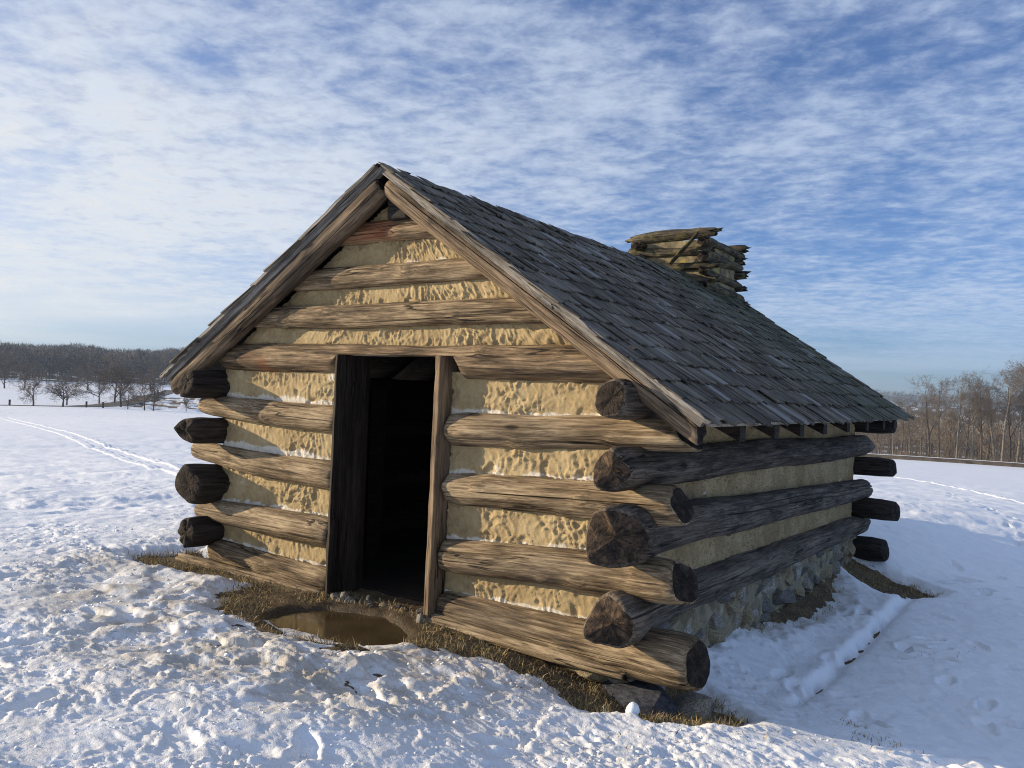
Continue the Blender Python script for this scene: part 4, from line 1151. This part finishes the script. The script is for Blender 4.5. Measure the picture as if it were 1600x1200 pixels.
strip('ski_track', [(x + .12, y + .42 + abs(x) * .004) for x, y in tr], .22, .022, M_SNOW, rut, 420, on_snow=True)
strip('ski_track', [polar(1330, 40), polar(1400, 36.5), polar(1460, 34), polar(1520, 30), polar(1620, 24)], .22, .022, M_SNOW, rut, 300, on_snow=True)
for px, d_, lb in ((17, 172, 'short dark roadside post, leftmost of three on the snowfield'), (137, 170, 'short dark roadside post, middle one of three by the road'), (163, 170, 'short dark roadside post, rightmost of three by the road')):
    x, y = polar(px, d_)
    b = empty('roadside_post', (x, y, gh(x, y)))
    tag(b, lb, 'post', 'short dark posts beside the road')
    th = np.arange(10) * 2 * math.pi / 10
    prof = [(.17, -.2), (.17, .95), (.19, .96), (.19, 1.10), (.10, 1.16)]
    V = [(r * math.cos(t), r * math.sin(t), zz) for r, zz in prof[:2] for t in th]; n = 10
    obj('shaft', mesh_np('shaft', V, [(k, (k + 1) % n, n + (k + 1) % n, n + k) for k in range(n)], M_BOLL), b)
    V = [(r * math.cos(t), r * math.sin(t), zz) for r, zz in prof[2:] for t in th]
    obj('cap', mesh_np('cap', V, [(j * n + k, j * n + (k + 1) % n, (j + 1) * n + (k + 1) % n, (j + 1) * n + k) for j in range(2) for k in range(n)] + [tuple(range(2 * n, 3 * n))], M_BOLL), b)

# ------------------------------------------------------------------ dry grass, snow lump
def blades(name, x, y, z, L, seed, mat_, wid=.0022, label=None):
    rg = np.random.default_rng(seed); n = len(x)
    a = rg.uniform(0, 2 * math.pi, n); lean = np.abs(rg.normal(.85, .40, n)); b = rg.uniform(0, 2 * math.pi, n)
    ex = np.stack([np.cos(b), np.sin(b), np.zeros(n)], 1) * (wid * rg.uniform(.6, 1.5, n))[:, None]
    p0 = np.stack([x, y, z - .006], 1)
    hd = np.stack([np.cos(a), np.sin(a), np.zeros(n)], 1)
    p1 = p0 + hd * (L * .45 * np.sin(lean))[:, None] + np.stack([0 * L, 0 * L, L * .55 * np.cos(lean)], 1)
    p2 = p1 + hd * (L * .6 * np.sin(lean * 1.7))[:, None] + np.stack([0 * L, 0 * L, L * .45 * np.cos(lean * 1.7)], 1)
    V = np.stack([p0 - ex, p0 + ex, p1 - ex * .8, p1 + ex * .8, p2], 1).reshape(-1, 3)
    k = np.arange(n) * 5
    F = np.concatenate([np.stack([k, k + 1, k + 3], 1), np.stack([k, k + 3, k + 2], 1), np.stack([k + 2, k + 3, k + 4], 1)])
    o = obj(name, mesh_np(name, V, F, mat_, False)); tag(o, label, 'grass', kind='stuff')
def build_grass():
    rg = np.random.default_rng(3); xs = []; ys = []; Ls = []
    for P, n, L0 in ((FRONT_BARE, 62000, .040), (SIDE_BARE, 2500, .035), (REAR_BARE, 7000, .034)):
        a = np.array(P); x = rg.uniform(a[:, 0].min() - .1, a[:, 0].max() + .1, n); y = rg.uniform(a[:, 1].min() - .1, a[:, 1].max() + .1, n)
        sd = poly_sd(x, y, P); wet = poly_sd(x, y, PUDDLE)
        dn = pn(x * 3.2, y * 3.2, 91) + .35
        k = (sd > -.05) & (wet < -.10) & (rg.random(n) < np.clip(dn * 1.7, .2, 1)) & ~((x > -1.95) & (x < 1.95) & (y > .0) & (y < 6.2))
        edge = np.exp(-(np.clip(sd[k], 0, None) / .10) ** 2)
        xs.append(x[k]); ys.append(y[k]); Ls.append(L0 * rg.uniform(.5, 1.5, k.sum()) * (1 + .7 * edge))
    # tufts at the near corner and blades through the snow
    for cx, cy, n, L0, sp in ((2.45, -.22, 260, .11, .07), (2.58, -.08, 240, .10, .06), (2.32, -.27, 140, .09, .05), (1.93, -.42, 160, .10, .05), (1.80, -.36, 120, .08, .05), (1.62, -.55, 60, .06, .07), (2.02, -.44, 90, .10, .05),
                              (2.55, -.62, 40, .05, .12), (2.9, -.35, 40, .05, .1), (3.35, .45, 70, .05, .09), (3.5, .25, 60, .05, .08), (3.2, .75, 40, .05, .05), (3.25, 2.9, 40, .06, .06), (2.2, -1.0, 16, .05, .12), (2.75, -.9, 20, .04, .2), (3.0, -.1, 30, .05, .1),
                              (2.45, 2.6, 18, .06, .1), (3.6, 3.4, 14, .06, .15), (2.7, 1.2, 14, .06, .1)):
        xs.append(rg.normal(cx, sp, n)); ys.append(rg.normal(cy, sp, n)); Ls.append(.62 * L0 * rg.uniform(.5, 1.4, n))
    x = np.concatenate(xs); y = np.concatenate(ys); L = np.concatenate(Ls)
    z = base_h(x, y) + ground_extra(x, y)
    d = snow_depth_at(x, y)
    z = z + np.clip(d, 0, .10)
    blades('dry_grass', x, y, z, L, 4, M_GRASS, label='matted dry grass on the bare ground round the cabin')
build_grass()
def build_lump():
    th = np.linspace(0, 2 * math.pi, 20, endpoint=False); V = []; F = []
    prof = [(q * .8, w_ * .8) for q, w_ in ((.0, 0), (.034, .004), (.047, .022), (.048, .042), (.040, .066), (.026, .086), (.010, .097), (0, .099))]
    for r, zz in prof:
        for t in th: V.append((r * math.cos(t) * (1 + .06 * math.sin(2 * t + 1)), r * math.sin(t), zz + r * .18 * math.cos(t)))
    for a in range(len(prof) - 1):
        for k in range(20): F.append((a * 20 + k, a * 20 + (k + 1) % 20, (a + 1) * 20 + (k + 1) % 20, (a + 1) * 20 + k))
    x, y = 2.24, -.42
    z = gh(x, y) + float(snow_depth_at(np.array([x]), np.array([y]))[0])
    o = obj('snowball', mesh_np('snowball', V, F, M_SNOW)); o.location = (x, y, z - .006)
    tag(o, 'egg-shaped white lump of snow at the grass edge below the near cabin corner', 'snowball')
build_lump()
def build_crumbs():
    """broken bits of snow crust strewn over the trampled snow"""
    rg = np.random.default_rng(12); n = 4500
    x = rg.uniform(-4.2, 3.4, n); y = rg.uniform(-4.2, .2, n)
    cl = pn(x * 1.7, y * 1.7, 95) + .3 + .5 * rg.random(n)
    d = snow_depth_at(x, y)
    k = (d > .02) & (cl > .35); x, y, d = x[k], y[k], d[k]; n = len(x)
    z = base_h(x, y) + d
    sz = np.clip(rg.lognormal(-4.85, .5, n), .003, .026)
    O = np.array([(1, 0, 0), (-1, 0, 0), (0, 1, 0), (0, -1, 0), (0, 0, 1), (0, 0, -1.)])
    a = rg.uniform(0, 6.28, n); c, s_ = np.cos(a)[:, None], np.sin(a)[:, None]
    P = O[None] * rg.uniform(.5, 1.5, (n, 6, 1)) + rg.normal(0, .22, (n, 6, 3))
    P = P * sz[:, None, None]; P[..., 2] *= .55
    Q = np.stack([P[..., 0] * c - P[..., 1] * s_ + x[:, None], P[..., 0] * s_ + P[..., 1] * c + y[:, None], P[..., 2] + z[:, None] + sz[:, None] * .05], -1)
    T = np.array([(0, 2, 4), (2, 1, 4), (1, 3, 4), (3, 0, 4), (2, 0, 5), (1, 2, 5), (3, 1, 5), (0, 3, 5)])
    F = (T[None] + (np.arange(n) * 6)[:, None, None]).reshape(-1, 3)
    o = obj('snow_crumbs', mesh_np('snow_crumbs', Q.reshape(-1, 3), F, M_SNOW, True))
    tag(o, 'crumbs of broken snow crust strewn over the trampled foreground', 'snow', kind='stuff')
build_crumbs()

# ------------------------------------------------------------------ winter haze over the whole valley
def build_haze():
    m = bpy.data.materials.new('haze'); m.use_nodes = True; g = N(m.node_tree)
    v = g.n('ShaderNodeVolumePrincipled', {'Color': (.55, .75, 1.0, 1), 'Density': .00024, 'Anisotropy': .1})
    o_ = g.n('ShaderNodeOutputMaterial'); g.t.links.new(v.outputs[0], o_.inputs['Volume'])
    V = box_v(CX - 2600, CX + 2600, CY - 2600, CY + 2600, -40, 70)
    tag(obj('haze', mesh_np('haze', V, BOXF, m, False)), kind='stuff')
build_haze()
